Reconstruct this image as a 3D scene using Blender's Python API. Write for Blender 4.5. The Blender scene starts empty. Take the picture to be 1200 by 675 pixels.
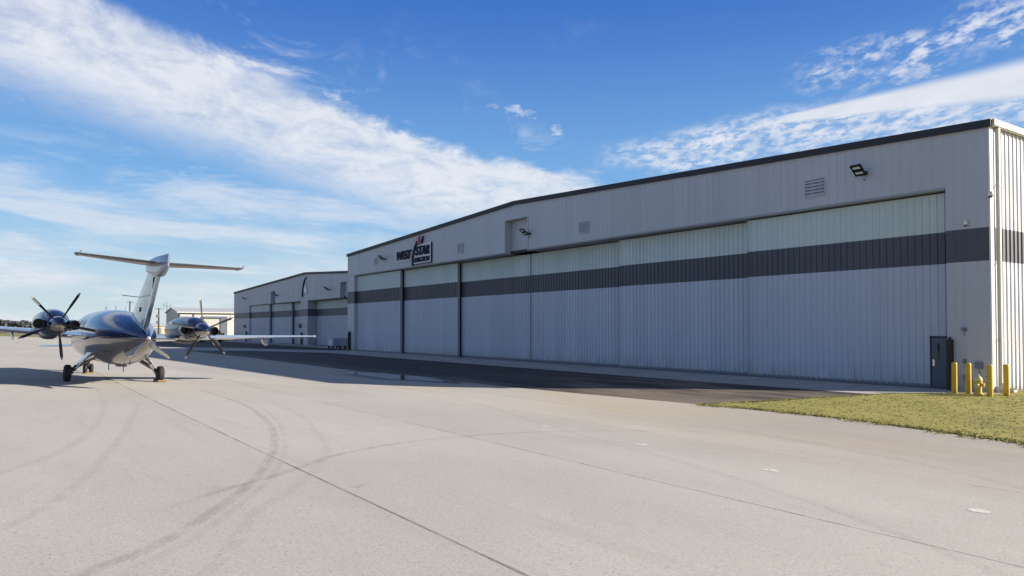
import bpy, bmesh, math, random
from mathutils import Vector, Matrix
R = math.radians
rnd = random.Random(7)
scene = bpy.context.scene
COL = scene.collection

# ------------------------------------------------------------------ helpers
def zf(y):
    """height of the pavement: level by the hangar, a flat valley, then rising to the apron"""
    def sp(t, w=.8):
        return t if t / w > 35 else (0. if t / w < -35 else w * math.log1p(math.exp(t / w)))
    q = -y
    return .1 * min(1, max(0, (q - 2) / 7.)) + .05 * (sp(q - 17) - sp(q - 33.5))

class MB:
    """collects geometry, then links it as ONE mesh object"""
    def __init__(s): s.v = []; s.f = []; s.m = []; s.uv = None
    def quad(s, a, b, c, d, mi=0):
        i = len(s.v); s.v += [tuple(a), tuple(b), tuple(c), tuple(d)]; s.f.append((i, i+1, i+2, i+3)); s.m.append(mi)
    def tri(s, a, b, c, mi=0):
        i = len(s.v); s.v += [tuple(a), tuple(b), tuple(c)]; s.f.append((i, i+1, i+2)); s.m.append(mi)
    def poly(s, pts, mi=0):
        i = len(s.v); s.v += [tuple(p) for p in pts]; s.f.append(tuple(range(i, i+len(pts)))); s.m.append(mi)
    def box(s, x0, x1, y0, y1, z0, z1, mi=0, M=None):
        P = [(x0,y0,z0),(x1,y0,z0),(x1,y1,z0),(x0,y1,z0),(x0,y0,z1),(x1,y0,z1),(x1,y1,z1),(x0,y1,z1)]
        if M is not None: P = [tuple(M @ Vector(p)) for p in P]
        i = len(s.v); s.v += P
        for f in ((0,3,2,1),(4,5,6,7),(0,1,5,4),(1,2,6,5),(2,3,7,6),(3,0,4,7)):
            s.f.append(tuple(i+k for k in f)); s.m.append(mi)
        return s
    def prism(s, pts, d, mi=0):
        """polygon pts (3D) extruded by vector d"""
        n = len(pts); i = len(s.v); d = Vector(d)
        s.v += [tuple(p) for p in pts] + [tuple(Vector(p) + d) for p in pts]
        s.f.append(tuple(range(i, i+n))[::-1]); s.m.append(mi)
        s.f.append(tuple(range(i+n, i+2*n))); s.m.append(mi)
        for k in range(n):
            s.f.append((i+k, i+(k+1) % n, i+n+(k+1) % n, i+n+k)); s.m.append(mi)
        return s
    def rings(s, rings, mi=0, cap=True):
        n = len(rings[0]); i = len(s.v)
        for r in rings: s.v += [tuple(p) for p in r]
        for a in range(len(rings)-1):
            for k in range(n):
                s.f.append((i+a*n+k, i+a*n+(k+1) % n, i+(a+1)*n+(k+1) % n, i+(a+1)*n+k)); s.m.append(mi)
        if cap:
            s.f.append(tuple(i+k for k in range(n))[::-1]); s.m.append(mi)
            j = i+(len(rings)-1)*n
            s.f.append(tuple(j+k for k in range(n))); s.m.append(mi)
        return s
    def tube(s, pts, rad, n=10, mi=0):
        """round bar through pts; rad a number or a list"""
        pts = [Vector(p) for p in pts]
        rr = rad if isinstance(rad, (list, tuple)) else [rad]*len(pts)
        out = []
        for k, p in enumerate(pts):
            t = (pts[min(k+1, len(pts)-1)] - pts[max(k-1, 0)]).normalized()
            a = Vector((0, 0, 1)) if abs(t.z) < .9 else Vector((1, 0, 0))
            u = t.cross(a).normalized(); w = t.cross(u)
            out.append([p + (u*math.cos(2*math.pi*j/n) + w*math.sin(2*math.pi*j/n))*rr[k] for j in range(n)])
        return s.rings(out, mi)
    def lathe(s, prof, n=16, mi=0, o=(0, 0, 0), axis='z'):
        out = []
        for r, h in prof:
            ring = []
            for j in range(n):
                a = 2*math.pi*j/n; c, d = r*math.cos(a), r*math.sin(a)
                p = {'z': (c, d, h), 'x': (h, c, d), 'y': (d, h, c)}[axis]
                ring.append((o[0]+p[0], o[1]+p[1], o[2]+p[2]))
            out.append(ring)
        return s.rings(out, mi)
    def build(s, name, mats, parent=None, smooth=False, recalc=True, bevel=0):
        me = bpy.data.meshes.new(name); me.from_pydata(s.v, [], s.f)
        if not isinstance(mats, (list, tuple)): mats = [mats]
        for m in mats: me.materials.append(m)
        for p, mi in zip(me.polygons, s.m): p.material_index = mi
        if s.uv:
            L = me.uv_layers.new(name='UVMap')
            for li, loop in enumerate(me.loops): L.data[li].uv = s.uv[loop.vertex_index]
        if recalc:
            b = bmesh.new(); b.from_mesh(me)
            bmesh.ops.recalc_face_normals(b, faces=b.faces); b.to_mesh(me); b.free()
        if smooth:
            me.polygons.foreach_set('use_smooth', [True]*len(me.polygons))
            if smooth is not True: me.set_sharp_from_angle(angle=R(smooth))
        o = bpy.data.objects.new(name, me); COL.objects.link(o)
        if parent: o.parent = parent
        if bevel:
            md = o.modifiers.new('bevel', 'BEVEL'); md.width = bevel; md.segments = 2; md.limit_method = 'ANGLE'
        return o

def tag(o, label=None, cat=None, group=None, kind=None):
    if label: o['label'] = label
    if cat: o['category'] = cat
    if group: o['group'] = group
    if kind: o['kind'] = kind
    return o
def empty(name, loc, rot=(0, 0, 0)):
    o = bpy.data.objects.new(name, None); COL.objects.link(o)
    o.location = loc; o.rotation_euler = rot; o.empty_display_size = .3
    return o
def kids(o): return [c for c in list(COL.objects) if c.parent == o]
def copy_tree(o, parent=None):
    ch = kids(o); c = o.copy(); COL.objects.link(c); c.parent = parent
    for k in ch: copy_tree(k, c)
    return c

# ------------------------------------------------------------------ node maths
class X:
    """a shader value with operators"""
    def __init__(s, nt, sock): s.nt = nt; s.s = sock
    def _m(s, op, *a, clamp=False):
        n = s.nt.nodes.new('ShaderNodeMath'); n.operation = op; n.use_clamp = clamp
        for i, q in enumerate((s,)+a):
            if isinstance(q, X): s.nt.links.new(q.s, n.inputs[i])
            else: n.inputs[i].default_value = q
        return X(s.nt, n.outputs[0])
    def __add__(s, o): return s._m('ADD', o)
    def __sub__(s, o): return s._m('SUBTRACT', o)
    def __mul__(s, o): return s._m('MULTIPLY', o)
    def __truediv__(s, o): return s._m('DIVIDE', o)
    def max(s, o): return s._m('MAXIMUM', o)
    def min(s, o): return s._m('MINIMUM', o)
    def abs(s): return s._m('ABSOLUTE')
    def floor(s): return s._m('FLOOR')
    def pow(s, o): return s._m('POWER', o)
    def gt(s, o): return s._m('GREATER_THAN', o)
    def lt(s, o): return s._m('LESS_THAN', o)
    def clamp(s): return s._m('ADD', 0., clamp=True)
    def inv(s): return (s*-1.)+1.
    def ss(s, a, b):
        """smoothstep from a to b"""
        n = s.nt.nodes.new('ShaderNodeMapRange'); n.interpolation_type = 'SMOOTHSTEP'
        s.nt.links.new(s.s, n.inputs['Value'])
        lo, hi, f, t = (a, b, 0., 1.) if a < b else (b, a, 1., 0.)
        n.inputs['From Min'].default_value = lo; n.inputs['From Max'].default_value = hi
        n.inputs['To Min'].default_value = f; n.inputs['To Max'].default_value = t
        return X(s.nt, n.outputs['Result'])

class Mat:
    def __init__(s, name, color=(.5, .5, .5), rough=.6, metal=0., coat=0., spec=.5):
        s.m = bpy.data.materials.new(name); s.m.use_nodes = True
        s.nt = s.m.node_tree; s.b = s.nt.nodes['Principled BSDF']
        s.b.inputs['Base Color'].default_value = (*color, 1)
        s.b.inputs['Roughness'].default_value = rough; s.b.inputs['Metallic'].default_value = metal
        s.b.inputs['Coat Weight'].default_value = coat; s.b.inputs['Coat Roughness'].default_value = .04
        s.b.inputs['Specular IOR Level'].default_value = spec
        s.tc = s.nt.nodes.new('ShaderNodeTexCoord')
    def N(s, t): return s.nt.nodes.new(t)
    def xyz(s, which='Object'):
        n = s.N('ShaderNodeSeparateXYZ'); s.nt.links.new(s.tc.outputs[which], n.inputs[0])
        return [X(s.nt, n.outputs[i]) for i in range(3)]
    def vec(s, x, y, z=0.):
        n = s.N('ShaderNodeCombineXYZ')
        for i, q in enumerate((x, y, z)):
            if isinstance(q, X): s.nt.links.new(q.s, n.inputs[i])
            else: n.inputs[i].default_value = q
        return n.outputs[0]
    def noise(s, scale, detail=4, rough=.55, stretch=(1, 1, 1), vec=None, dist=0.):
        n = s.N('ShaderNodeTexNoise'); mp = s.N('ShaderNodeMapping')
        s.nt.links.new(vec if vec is not None else s.tc.outputs['Object'], mp.inputs[0]); mp.inputs['Scale'].default_value = stretch
        s.nt.links.new(mp.outputs[0], n.inputs['Vector'])
        n.inputs['Scale'].default_value = scale; n.inputs['Detail'].default_value = detail
        n.inputs['Roughness'].default_value = rough; n.inputs['Distortion'].default_value = dist
        return X(s.nt, n.outputs['Fac'])
    def wnoise(s, v):
        n = s.N('ShaderNodeTexWhiteNoise'); n.noise_dimensions = '1D'
        s.nt.links.new(v.s, n.inputs['W']); return X(s.nt, n.outputs['Value'])
    def mix(s, fac, a, b):
        n = s.N('ShaderNodeMix'); n.data_type = 'RGBA'
        if isinstance(fac, X): s.nt.links.new(fac.s, n.inputs['Factor'])
        else: n.inputs['Factor'].default_value = fac
        for q, i in ((a, 6), (b, 7)):
            if isinstance(q, tuple): n.inputs[i].default_value = (*q, 1)
            else: s.nt.links.new(q, n.inputs[i])
        return n.outputs[2]
    def mul(s, col, v):
        n = s.N('ShaderNodeVectorMath'); n.operation = 'SCALE'
        if isinstance(col, tuple): n.inputs[0].default_value = col
        else: s.nt.links.new(col, n.inputs[0])
        s.nt.links.new(v.s, n.inputs['Scale']); return n.outputs[0]
    def color(s, sock): s.nt.links.new(sock, s.b.inputs['Base Color']); return s
    def rough(s, v): s.nt.links.new(v.s, s.b.inputs['Roughness']); return s
    def alpha(s, v): s.nt.links.new(v.s, s.b.inputs['Alpha']); return s
    def bump(s, v, dist=.01, strength=.5):
        n = s.N('ShaderNodeBump'); n.inputs['Strength'].default_value = strength; n.inputs['Distance'].default_value = dist
        s.nt.links.new(v.s, n.inputs['Height']); s.nt.links.new(n.outputs[0], s.b.inputs['Normal']); return s

def simple(name, color, rough=.6, metal=0., coat=0., var=.08, scale=3.):
    m = Mat(name, color, rough, metal, coat)
    n = m.noise(scale, 5)
    m.color(m.mul(color, n*(2*var)+(1-var)))
    return m.m

# ------------------------------------------------------------------ materials
def cladding(name, col, stripe, s0, s1, upper=None, pitch=.9):
    """painted steel sheet with the dark painted stripe between heights s0 and s1"""
    m = Mat(name, col, .42)
    x, y, z = m.xyz()
    tone = m.wnoise((x/pitch).floor()+(y/pitch).floor()*7.)*.09+.955
    dirt = m.noise(.35, 6, .6, (1, 1, .25))*.16+.92
    streak = m.noise(5., 4, .6, (1, 1, .04))*.10+.95
    foot = (z.ss(1.1, .0)*m.noise(1.6, 6, .65, (1, 1, .5)).ss(.35, .7)*.55+z.ss(.22, .08)*.3).clamp()
    scuff = m.noise(2.2, 5, .75, (.5, 1, 1.8)).ss(.66, .72)*z.ss(3.2, .6)*.22
    c = m.mix((z.gt(s0)*z.lt(s1)), col, stripe)
    if upper: c = m.mix(z.gt(s1), c, upper)
    c = m.mul(c, tone*dirt*streak)
    c = m.mix(foot, c, (.26, .22, .18)); c = m.mix(scuff, c, (.16, .16, .17))
    m.color(c).rough(m.noise(1.5, 4)*.2+.34)
    return m.m

WALL_SHADED = (.455, .468, .495); STR = (.062, .066, .085)  # front shade is put into this colour; the sunlit side wall is paler
M = {}
M['wall'] = cladding('shade-darkened wall sheet', WALL_SHADED, STR, 5.1, 6.4)
M['leaf'] = cladding('hangar door sheet', (.455, .485, .56), STR, 5.1, 6.4, (.53, .60, .58), 1.2)
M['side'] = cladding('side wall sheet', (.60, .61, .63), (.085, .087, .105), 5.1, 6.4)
M['wall2'] = cladding('far hangar wall sheet', (.40, .41, .45), (.085, .09, .115), 4.30, 5.32)
M['leaf2'] = cladding('far hangar door sheet', (.42, .44, .51), (.09, .10, .125), 4.30, 5.32, (.48, .55, .54), 1.2)
M['trim'] = simple('dark roof trim', (.016, .019, .028), .6)
M['white'] = simple('white painted metal', (.72, .71, .68), .4)
M['cream'] = simple('cream gutter metal', (.60, .58, .52), .45)
M['roof'] = simple('grey roof sheet', (.42, .43, .44), .4)
M['seal'] = simple('dark rubber seal', (.025, .027, .035), .7)
M['steel'] = simple('grey door steel', (.16, .17, .20), .5)
M['soffit'] = simple('grey soffit metal', (.28, .29, .30), .6)  # one even grey
M['door'] = simple('dark slate door paint', (.075, .095, .125), .4)
M['black'] = simple('black metal', (.012, .012, .014), .45)
M['lens'] = simple('pale lamp lens', (.70, .72, .68), .15)
M['chrome'] = simple('bright polished metal', (.75, .75, .76), .12, 1.0, var=.02)
h = Mat('yellow safety paint', (.6, .4, .01), .5)
x, y, z = h.xyz()
c = h.mul((.60, .39, .012), h.noise(6., 5)*.3+.85)
c = h.mix(h.noise(16., 5, .75).ss(.64, .70)*.8, c, (.16, .10, .05)); c = h.mix(z.ss(.22, .0)*h.noise(9., 5).ss(.35, .65)*.7, c, (.14, .10, .05))
h.color(c); M['yellow'] = h.m
M['hydrant'] = simple('faded yellow hydrant paint', (.62, .44, .04), .5, var=.22, scale=9)
M['hydrant_cap'] = simple('pale hydrant cap paint', (.68, .58, .26), .5, var=.15, scale=9)
M['concrete_block'] = simple('pale cast concrete', (.62, .58, .52), .85, var=.15)
M['tyre'] = simple('tyre rubber', (.018, .018, .019), .8)
M['rim'] = simple('grey wheel metal', (.35, .35, .36), .35, .6)
M['strut'] = simple('landing gear metal', (.16, .155, .15), .4, .5)
M['silverp'] = simple('silver white aircraft paint', (.27, .285, .33), .28, .25, 1.0, var=.05)
M['bulletp'] = simple('blue grey aircraft paint', (.20, .24, .33), .3, .2, .6, var=.05)
M['bouncep'] = simple('bounce-tinted aircraft paint', (.33, .25, .20), .4, 0., .3, var=.05)  # beige stands in for warm ground bounce, painted onto the stabiliser
M['bluep'] = simple('deep blue aircraft paint', (.011, .018, .065), .18, .25, 1.0, var=.05)
M['glass'] = simple('dark window glass', (.01, .012, .016), .05, var=.02)
M['blade'] = simple('black propeller blade', (.008, .008, .009), .55)
M['bladetip'] = simple('pale propeller blade tip', (.16, .16, .17), .4)
M['navy'] = simple('navy sign face', (.010, .015, .04), .8)
M['signwhite'] = simple('pale sign edge', (.62, .64, .68), .4)
M['signred'] = simple('crimson sign face', (.42, .02, .08), .4)
M['chock'] = simple('yellow rubber chock', (.20, .13, .03), .7)
M['wood'] = simple('weathered pole timber', (.06, .05, .045), .85, var=.25)
M['galv'] = simple('galvanised metal', (.13, .14, .15), .5, .4)
M['bgwhite'] = simple('off-white building sheet', (.56, .54, .50), .6)
M['bgdoor'] = simple('beige roll door', (.48, .45, .39), .6)
M['bggrey'] = simple('blue grey panel', (.12, .14, .18), .5)
M['tugyellow'] = simple('orange yellow vehicle paint', (.62, .33, .02), .4)
M['redp'] = simple('red vehicle paint', (.35, .03, .02), .4)
M['cartblue'] = simple('pale blue cart paint', (.36, .40, .55), .4)

# aircraft hull: blue above the waterline, pale below with a blue ventral flash
h = Mat('hull paint', (.5, .5, .5), .2, .15, .7)
x, y, z = h.xyz()
wl = (x*.012)+1.56
swoosh = ((z-1.05-((x-4.6).abs()*-.10))).abs().lt(.045)*x.gt(3.8)
c = h.mix(z.gt(wl), (.155, .145, .128), (.011, .019, .066))
c = h.mix((z-wl+.035).abs().lt(.02), c, (.02, .02, .03))
c = h.mix(swoosh, c, (.04, .04, .16))
seam = ((x/1.13-(x/1.13).floor())-.5).abs().lt(.005)*.45
door_ = (((x-3.1).abs()-.42).abs().lt(.007)*z.gt(.95)*z.lt(2.1)).max((z-2.1).abs().lt(.007)*(x-3.1).abs().lt(.42))*.6
c = h.mix(seam.max(door_), c, (.03, .03, .04))
h.color(h.mul(c, h.noise(1.2, 4)*.1+.95)); h.rough(h.noise(3., 5)*.16+.12)
M['hull'] = h.m
h = Mat('nacelle paint', (.5, .5, .5), .24, .1, .4)
x, y, z = h.xyz()
c = h.mix(z.gt(-.12), (.022, .022, .026), (.008, .014, .05))
c = h.mix(x.ss(-1.9, -2.35)*h.noise(4., 4).ss(.3, .6)*.6, c, (.03, .028, .025))
c = h.mix(((x/.8-(x/.8).floor())-.5).abs().lt(.008)*.5, c, (.02, .02, .03))
h.color(h.mul(c, h.noise(2., 4)*.1+.95))
M['nacelle'] = h.m
h = Mat('spinner paint', (.5, .5, .5), .18, .2, 1.0)
x, y, z = h.xyz()
h.color(h.mix(z.gt(-.05), (.30, .27, .22), (.010, .018, .065))); M['spinner'] = h.m
# fin: pale silver with dark hinge marks and mottled reflections put into its colour
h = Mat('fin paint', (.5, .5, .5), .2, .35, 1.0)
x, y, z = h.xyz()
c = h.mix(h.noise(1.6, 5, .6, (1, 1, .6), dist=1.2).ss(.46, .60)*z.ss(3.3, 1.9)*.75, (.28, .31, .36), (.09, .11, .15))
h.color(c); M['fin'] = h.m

# concrete apron
g = Mat('apron concrete', (.4, .38, .35), .85, spec=.25)
x, y, z = g.xyz()
big = g.noise(.09, 6, .6, (1, 1.6, 1)); med = g.noise(.7, 6, .65, (.45, 1, 1)); fine = g.noise(38., 3, .7); grit = g.noise(120., 2, .6)
slab = g.wnoise(((y+28.19)/4.05).floor())*.08+.955
col = g.mix(big.ss(.35, .66), (.438, .422, .386), (.396, .382, .350))
warm = y.ss(-21.5, -15.6)*g.noise(.16, 5, .6, (1, 2.2, 1)).ss(.36, .62)
col = g.mix(warm*.75, col, (.43, .365, .27))
dust = y.ss(-23., -17.)*x.ss(-6., 4.)
col = g.mix(dust*(g.noise(.4, 5, .6, (.4, 1.6, 1)).ss(.25, .65)*.5+.4), col, (.345, .31, .27))
col = g.mul(col, slab*(med*.22+.89)*(fine*.7+.65)*(grit*.9+.55))
pits = g.noise(34., 2, .5).ss(.66, .71)
col = g.mix(pits*.6, col, (.14, .12, .11))
blot = g.noise(2.4, 6, .7).ss(.58, .72)*g.noise(.25, 4, .6).ss(.45, .6)
col = g.mix(blot*.14, col, (.16, .14, .125))
oil = g.noise(.8, 6, .7, (1.2, 1, 1), dist=.8).ss(.68, .74)*g.noise(3., 4).ss(.35, .6)
col = g.mix(oil*.30, col, (.12, .105, .095))
streaky = g.noise(.9, 6, .7, (.12, 1.6, 1)).ss(.56, .70)
col = g.mix(streaky*.16, col, (.22, .19, .165))
g.color(col).bump(fine*.7+grit*.6, .004, .35)
M['concrete'] = g.m
# asphalt
g = Mat('asphalt', (.05, .05, .05), .8, spec=.3)
x, y, z = g.xyz()
fine = g.noise(45., 3, .7); big = g.noise(.22, 6, .6, (.5, 1.4, 1))
dusty = (g.noise(.35, 6, .65, (.35, 1.3, 1)).ss(.40, .60)*x.ss(-22., -9.)+y.ss(-12.6, -14.6)*g.noise(1.2, 5, .7).ss(.35, .6)*.6).clamp()
col = g.mix(big.ss(.35, .65), (.042, .038, .037), (.055, .050, .048))
col = g.mix(dusty*.8, col, (.205, .165, .125))
g.color(g.mul(col, fine*.6+.7)).bump(fine, .006, .5).rough(g.noise(.5, 4)*.3+.62)
M['asphalt'] = g.m
# smoother pale concrete for the strip in front of the doors
g = Mat('door strip concrete', (.4, .4, .4), .8, spec=.3)
x, y, z = g.xyz()
col = g.mix(g.noise(.5, 6, .6).ss(.3, .7), (.44, .42, .40), (.36, .345, .33))
jt = (x/4.6-(x/4.6).floor()).lt(.006)
g.color(g.mix(jt, g.mul(col, g.noise(30., 3)*.3+.85), (.1, .1, .1)))
M['strip'] = g.m
# terrain grass
g = Mat('dry field grass', (.2, .2, .1), .9, spec=.15)
x, y, z = g.xyz()
col = g.mix(g.noise(.03, 6, .6, (1, 3, 1)).ss(.38, .62), (.27, .23, .115), (.17, .175, .06))
g.color(g.mul(col, g.noise(3., 6)*.5+.75)); M['field'] = g.m
g = Mat('lawn turf', (.1, .14, .03), .9, spec=.15)
x, y, z = g.xyz()
col = g.mix(g.noise(.55, 6, .65).ss(.36, .64), (.34, .305, .10), (.265, .25, .08))
col = g.mix(g.noise(1.5, 6, .7, (.5, 1.3, 1)).ss(.54, .66)*.8, col, (.20, .155, .085))
col = g.mix(g.noise(3.6, 5, .75, (.4, 1.6, 1)).ss(.62, .68)*.75, col, (.09, .07, .045))
g.color(g.mul(col, g.noise(22., 4, .7)*.8+.6)).bump(g.noise(30., 4), .03, .8); M['lawn'] = g.m
g = Mat('grass blades', (.15, .18, .04), .8, spec=.2)
x, y, z = g.xyz()
col = g.mix(g.noise(.5, 5).ss(.35, .65), (.38, .34, .115), (.29, .275, .085))
g.color(g.mul(col, g.noise(9., 3)*.7+.65)); M['blades'] = g.m
# tyre marks: thin decal, soft edges
def decal(name, col, a, edge=.55, sc=3.):
    g = Mat(name, col, .85, spec=.1)
    n = g.N('ShaderNodeSeparateXYZ'); g.nt.links.new(g.tc.outputs['UV'], n.inputs[0])
    u = X(g.nt, n.outputs[0]); v = X(g.nt, n.outputs[1])
    e = ((v-.5).abs()*2.).ss(1., edge)
    lines = (g.noise(1., 3, .6, vec=g.vec(u*.05, v*16.))).ss(.36, .62)*.9+.25
    g.alpha((e*lines*(g.noise(sc, 5, .7)).ss(.25, .75)*a*u.ss(0., 1.)*1.).clamp()); return g.m
M['tyremark'] = decal('tyre rubber trace', (.17, .155, .135), .23)
M['tyrefaint'] = decal('faint tyre trace', (.19, .17, .15), .11)
g = Mat('joint filler', (.10, .085, .075), .9, spec=.1)
n = g.N('ShaderNodeSeparateXYZ'); g.nt.links.new(g.tc.outputs['UV'], n.inputs[0]); v = X(g.nt, n.outputs[1])
wob = g.noise(5., 6, .75)
g.alpha(((((v-.5).abs()*2.)+(wob-.5)*2.2).ss(.62, .35)*(g.noise(2.5, 4).ss(.30, .70)*.42+.13)).clamp()); M['joint'] = g.m
g = Mat('worn white paint', (.62, .60, .56), .8)
g.alpha(g.noise(11., 5, .75).ss(.30, .50)*.95); M['paint'] = g.m
g = Mat('standing water', (.02, .022, .028), .03, spec=1.0); M['water'] = g.m
g = Mat('wet asphalt', (.03, .03, .033), .3, spec=.6)
n = g.N('ShaderNodeSeparateXYZ'); g.nt.links.new(g.tc.outputs['UV'], n.inputs[0]); v = X(g.nt, n.outputs[0])
g.alpha((v+(g.noise(1.3, 5)-.5)*.8).ss(.0, .5)*.75); M['wet'] = g.m
g = Mat('haze-tinted foliage', (.05, .06, .045), .9, spec=.1)
col = g.mix(g.noise(.12, 5).ss(.35, .65), (.085, .095, .10), (.06, .07, .08)); g.color(col); M['foliage'] = g.m  # bluish distance haze is mixed into these leaf colours

# ------------------------------------------------------------------ setting
def sheet(name, pts, lift, mat, ystep=1.0, kind='structure', label=None):
    """horizontal polygon draped on the ground profile, cut into strips along y"""
    bm = bmesh.new()
    bm.faces.new([bm.verts.new((p[0], p[1], 0)) for p in pts])
    y0 = min(p[1] for p in pts); y1 = max(p[1] for p in pts)
    cuts = [-2, -9] + [-14-ystep*k for k in range(int(26/ystep))]
    for yy in cuts:
        if y0 < yy < y1:
            bmesh.ops.bisect_plane(bm, geom=bm.verts[:]+bm.edges[:]+bm.faces[:], plane_co=(0, yy, 0), plane_no=(0, 1, 0))
    for v in bm.verts: v.co.z = zf(v.co.y) + lift
    for f in bm.faces:
        f.normal_update()
        if f.normal.z < 0: f.normal_flip()
    me = bpy.data.meshes.new(name); bm.to_mesh(me); bm.free(); me.materials.append(mat)
    o = bpy.data.objects.new(name, me); COL.objects.link(o); o['kind'] = kind
    if label: o['label'] = label
    return o
sheet('ground', [(-3000, -3000), (1500, -3000), (1500, 3000), (-3000, 3000)], -.012, M['field'])
sheet('concrete_apron', [(-168, -120), (90, -120), (90, -14.6), (40, -14.2), (6.5, -14.1), (2.1, -13.15), (-2.7, -13.4), (-11.5, -14.45), (-26, -15.15), (-46, -14.95), (-81, -15.6), (-128, -15.6), (-168, -15.6)], 0, M['concrete'])
sheet('asphalt_road', [(-128, -15.9), (-81, -15.9), (-46, -15.2), (-26, -15.4), (-11.5, -14.7), (-2.0, -13.5), (-1.5, -8), (-1.5, -4.9), (-1.5, 1.0), (-64, 1.0), (-66, 14), (-128, 14)], -.006, M['asphalt'])
sheet('door_apron', [(-64.3, -.2), (-64.3, -5.2), (-10.9, -5.2), (-1.5, -4.95), (-1.0, -2.8), (-.4, -1.5), (.35, -.95), (.35, .0), (-1.6, .0), (-1.6, 1.8), (-62.2, 1.8), (-62.2, 0)], .006, M['strip'])
sheet('concrete_path', [(-64.3, -.9), (-76.8, -8.2), (-87.8, -15.8), (-71.5, -15.8), (-66.5, -10.9), (-56.4, -5.2), (-64.3, -5.2)], .004, M['strip'])
sheet('far_door_apron', [(-131, 1.5), (-66, 1.5), (-66, 5.0), (-131, 5.0)], .004, M['strip'])
sheet('apron_rim', [(-128.0, -15.6), (-81, -15.6), (-81, -16.1), (-128, -16.1)], .006, M['strip'])

def ribbon(name, pts, w, mat, lift, sub=10, close_fade=True):
    """smooth thin strip on the pavement through pts (x, y)"""
    P = [Vector((p[0], p[1], 0)) for p in pts]; Q = []
    for i in range(len(P)-1):
        a = P[max(i-1, 0)]; b = P[i]; c = P[i+1]; d = P[min(i+2, len(P)-1)]
        for k in range(sub):
            t = k/sub
            Q.append(.5*((2*b)+(c-a)*t+(2*a-5*b+4*c-d)*t*t+(3*b-a-3*c+d)*t**3))
    Q.append(P[-1]); mb = MB(); mb.uv = []; s = 0; n = len(Q)
    for i, q in enumerate(Q):
        t = (Q[min(i+1, n-1)]-Q[max(i-1, 0)]).normalized(); nn = Vector((-t.y, t.x, 0))
        if i: s += (q-Q[i-1]).length
        for k, e in enumerate((-1, 0, 1)):
            r = q+nn*e*w/2; mb.v.append((r.x, r.y, zf(r.y)+lift)); mb.uv.append((s, k/2))
        if i:
            j = 3*i
            for k in (0, 1): mb.f.append((j-3+k, j-2+k, j+1+k, j+k)); mb.m.append(0)
    o = mb.build(name, mat); o['kind'] = 'structure'; return o
arcs = [([(9.2, -32.2), (7.9, -31.4), (7.03, -30.92), (6.5, -30.4), (5.63, -29.83), (4.34, -29.1), (2.65, -28.35), (.49, -27.61), (-2.56, -26.86), (-6.74, -26.3), (-11.5, -26.25)], .17, 'tyremark'),
 ([(9.0, -31.8), (7.6, -31.0), (6.4, -30.1), (5.3, -29.45), (4.0, -28.75), (2.3, -28.05), (.2, -27.35), (-2.7, -26.62), (-6.7, -26.0), (-11.5, -25.9)], .12, 'tyrefaint'),
 ([(6.2, -32.8), (4.4, -31.9), (2.55, -31.4), (1.57, -30.94), (-.3, -30.36), (-3.48, -29.78), (-7.52, -29.3), (-12.16, -29.0)], .17, 'tyrefaint'),
 ([(8.4, -31.0), (7.2, -30.1), (5.64, -29.37), (4.76, -28.75), (3.22, -27.84), (1.71, -27.16), (-.48, -26.56), (-3.15, -25.9), (-8, -25.3)], .17, 'tyrefaint'),
 ([(7.0, -32.3), (5.42, -31.4), (4.5, -30.99), (2.6, -30.46), (.33, -29.96), (-1.93, -29.5), (-7, -28.6)], .16, 'tyrefaint'),
 ([(5.26, -30.21), (4.48, -29.41), (3.68, -28.5), (2.37, -27.19), (1.43, -25.59), (.91, -23.88), (.8, -22.15), (1.1, -20.26), (1.9, -18.2)], .15, 'tyremark'),
 ([(11.5, -25.3), (8, -23.6), (5, -22.6), (0, -21.4), (-8, -19.2), (-18, -18.4)], .2, 'tyrefaint'),
 ([(12, -22.6), (8.6, -19.6), (5.2, -18.1), (0, -17.2), (-9, -16.9)], .3, 'tyrefaint')]
for k, (p, w, m) in enumerate(arcs): ribbon('tyre_mark', p, w, M[m], .0015+.0002*k)
for yy, w in ((-28.19, .055), (-24.25, .05), (-20.0, .05), (-32.3, .05), (-36.4, .05)):
    ribbon('pavement_joint', [(60, yy), (30, yy), (10, yy), (-8, yy+(.12 if yy > -28 else 0)), (-40, yy+.2), (-110, yy+.2)], w, M['joint'], .0035, 14)
for (mx, my) in ((-.12, -21.45), (2.98, -21.6), (5.95, -21.8), (8.9, -21.95)):
    pts = []
    for k in range(16):
        a = 2*math.pi*k/16; r = 1+rnd.uniform(-.14, .14)
        pts.append((mx+.12*r*math.cos(a)+.0, my+.12*r*math.sin(a)))
    sheet('painted_mark', pts, .004, M['paint'])
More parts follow.
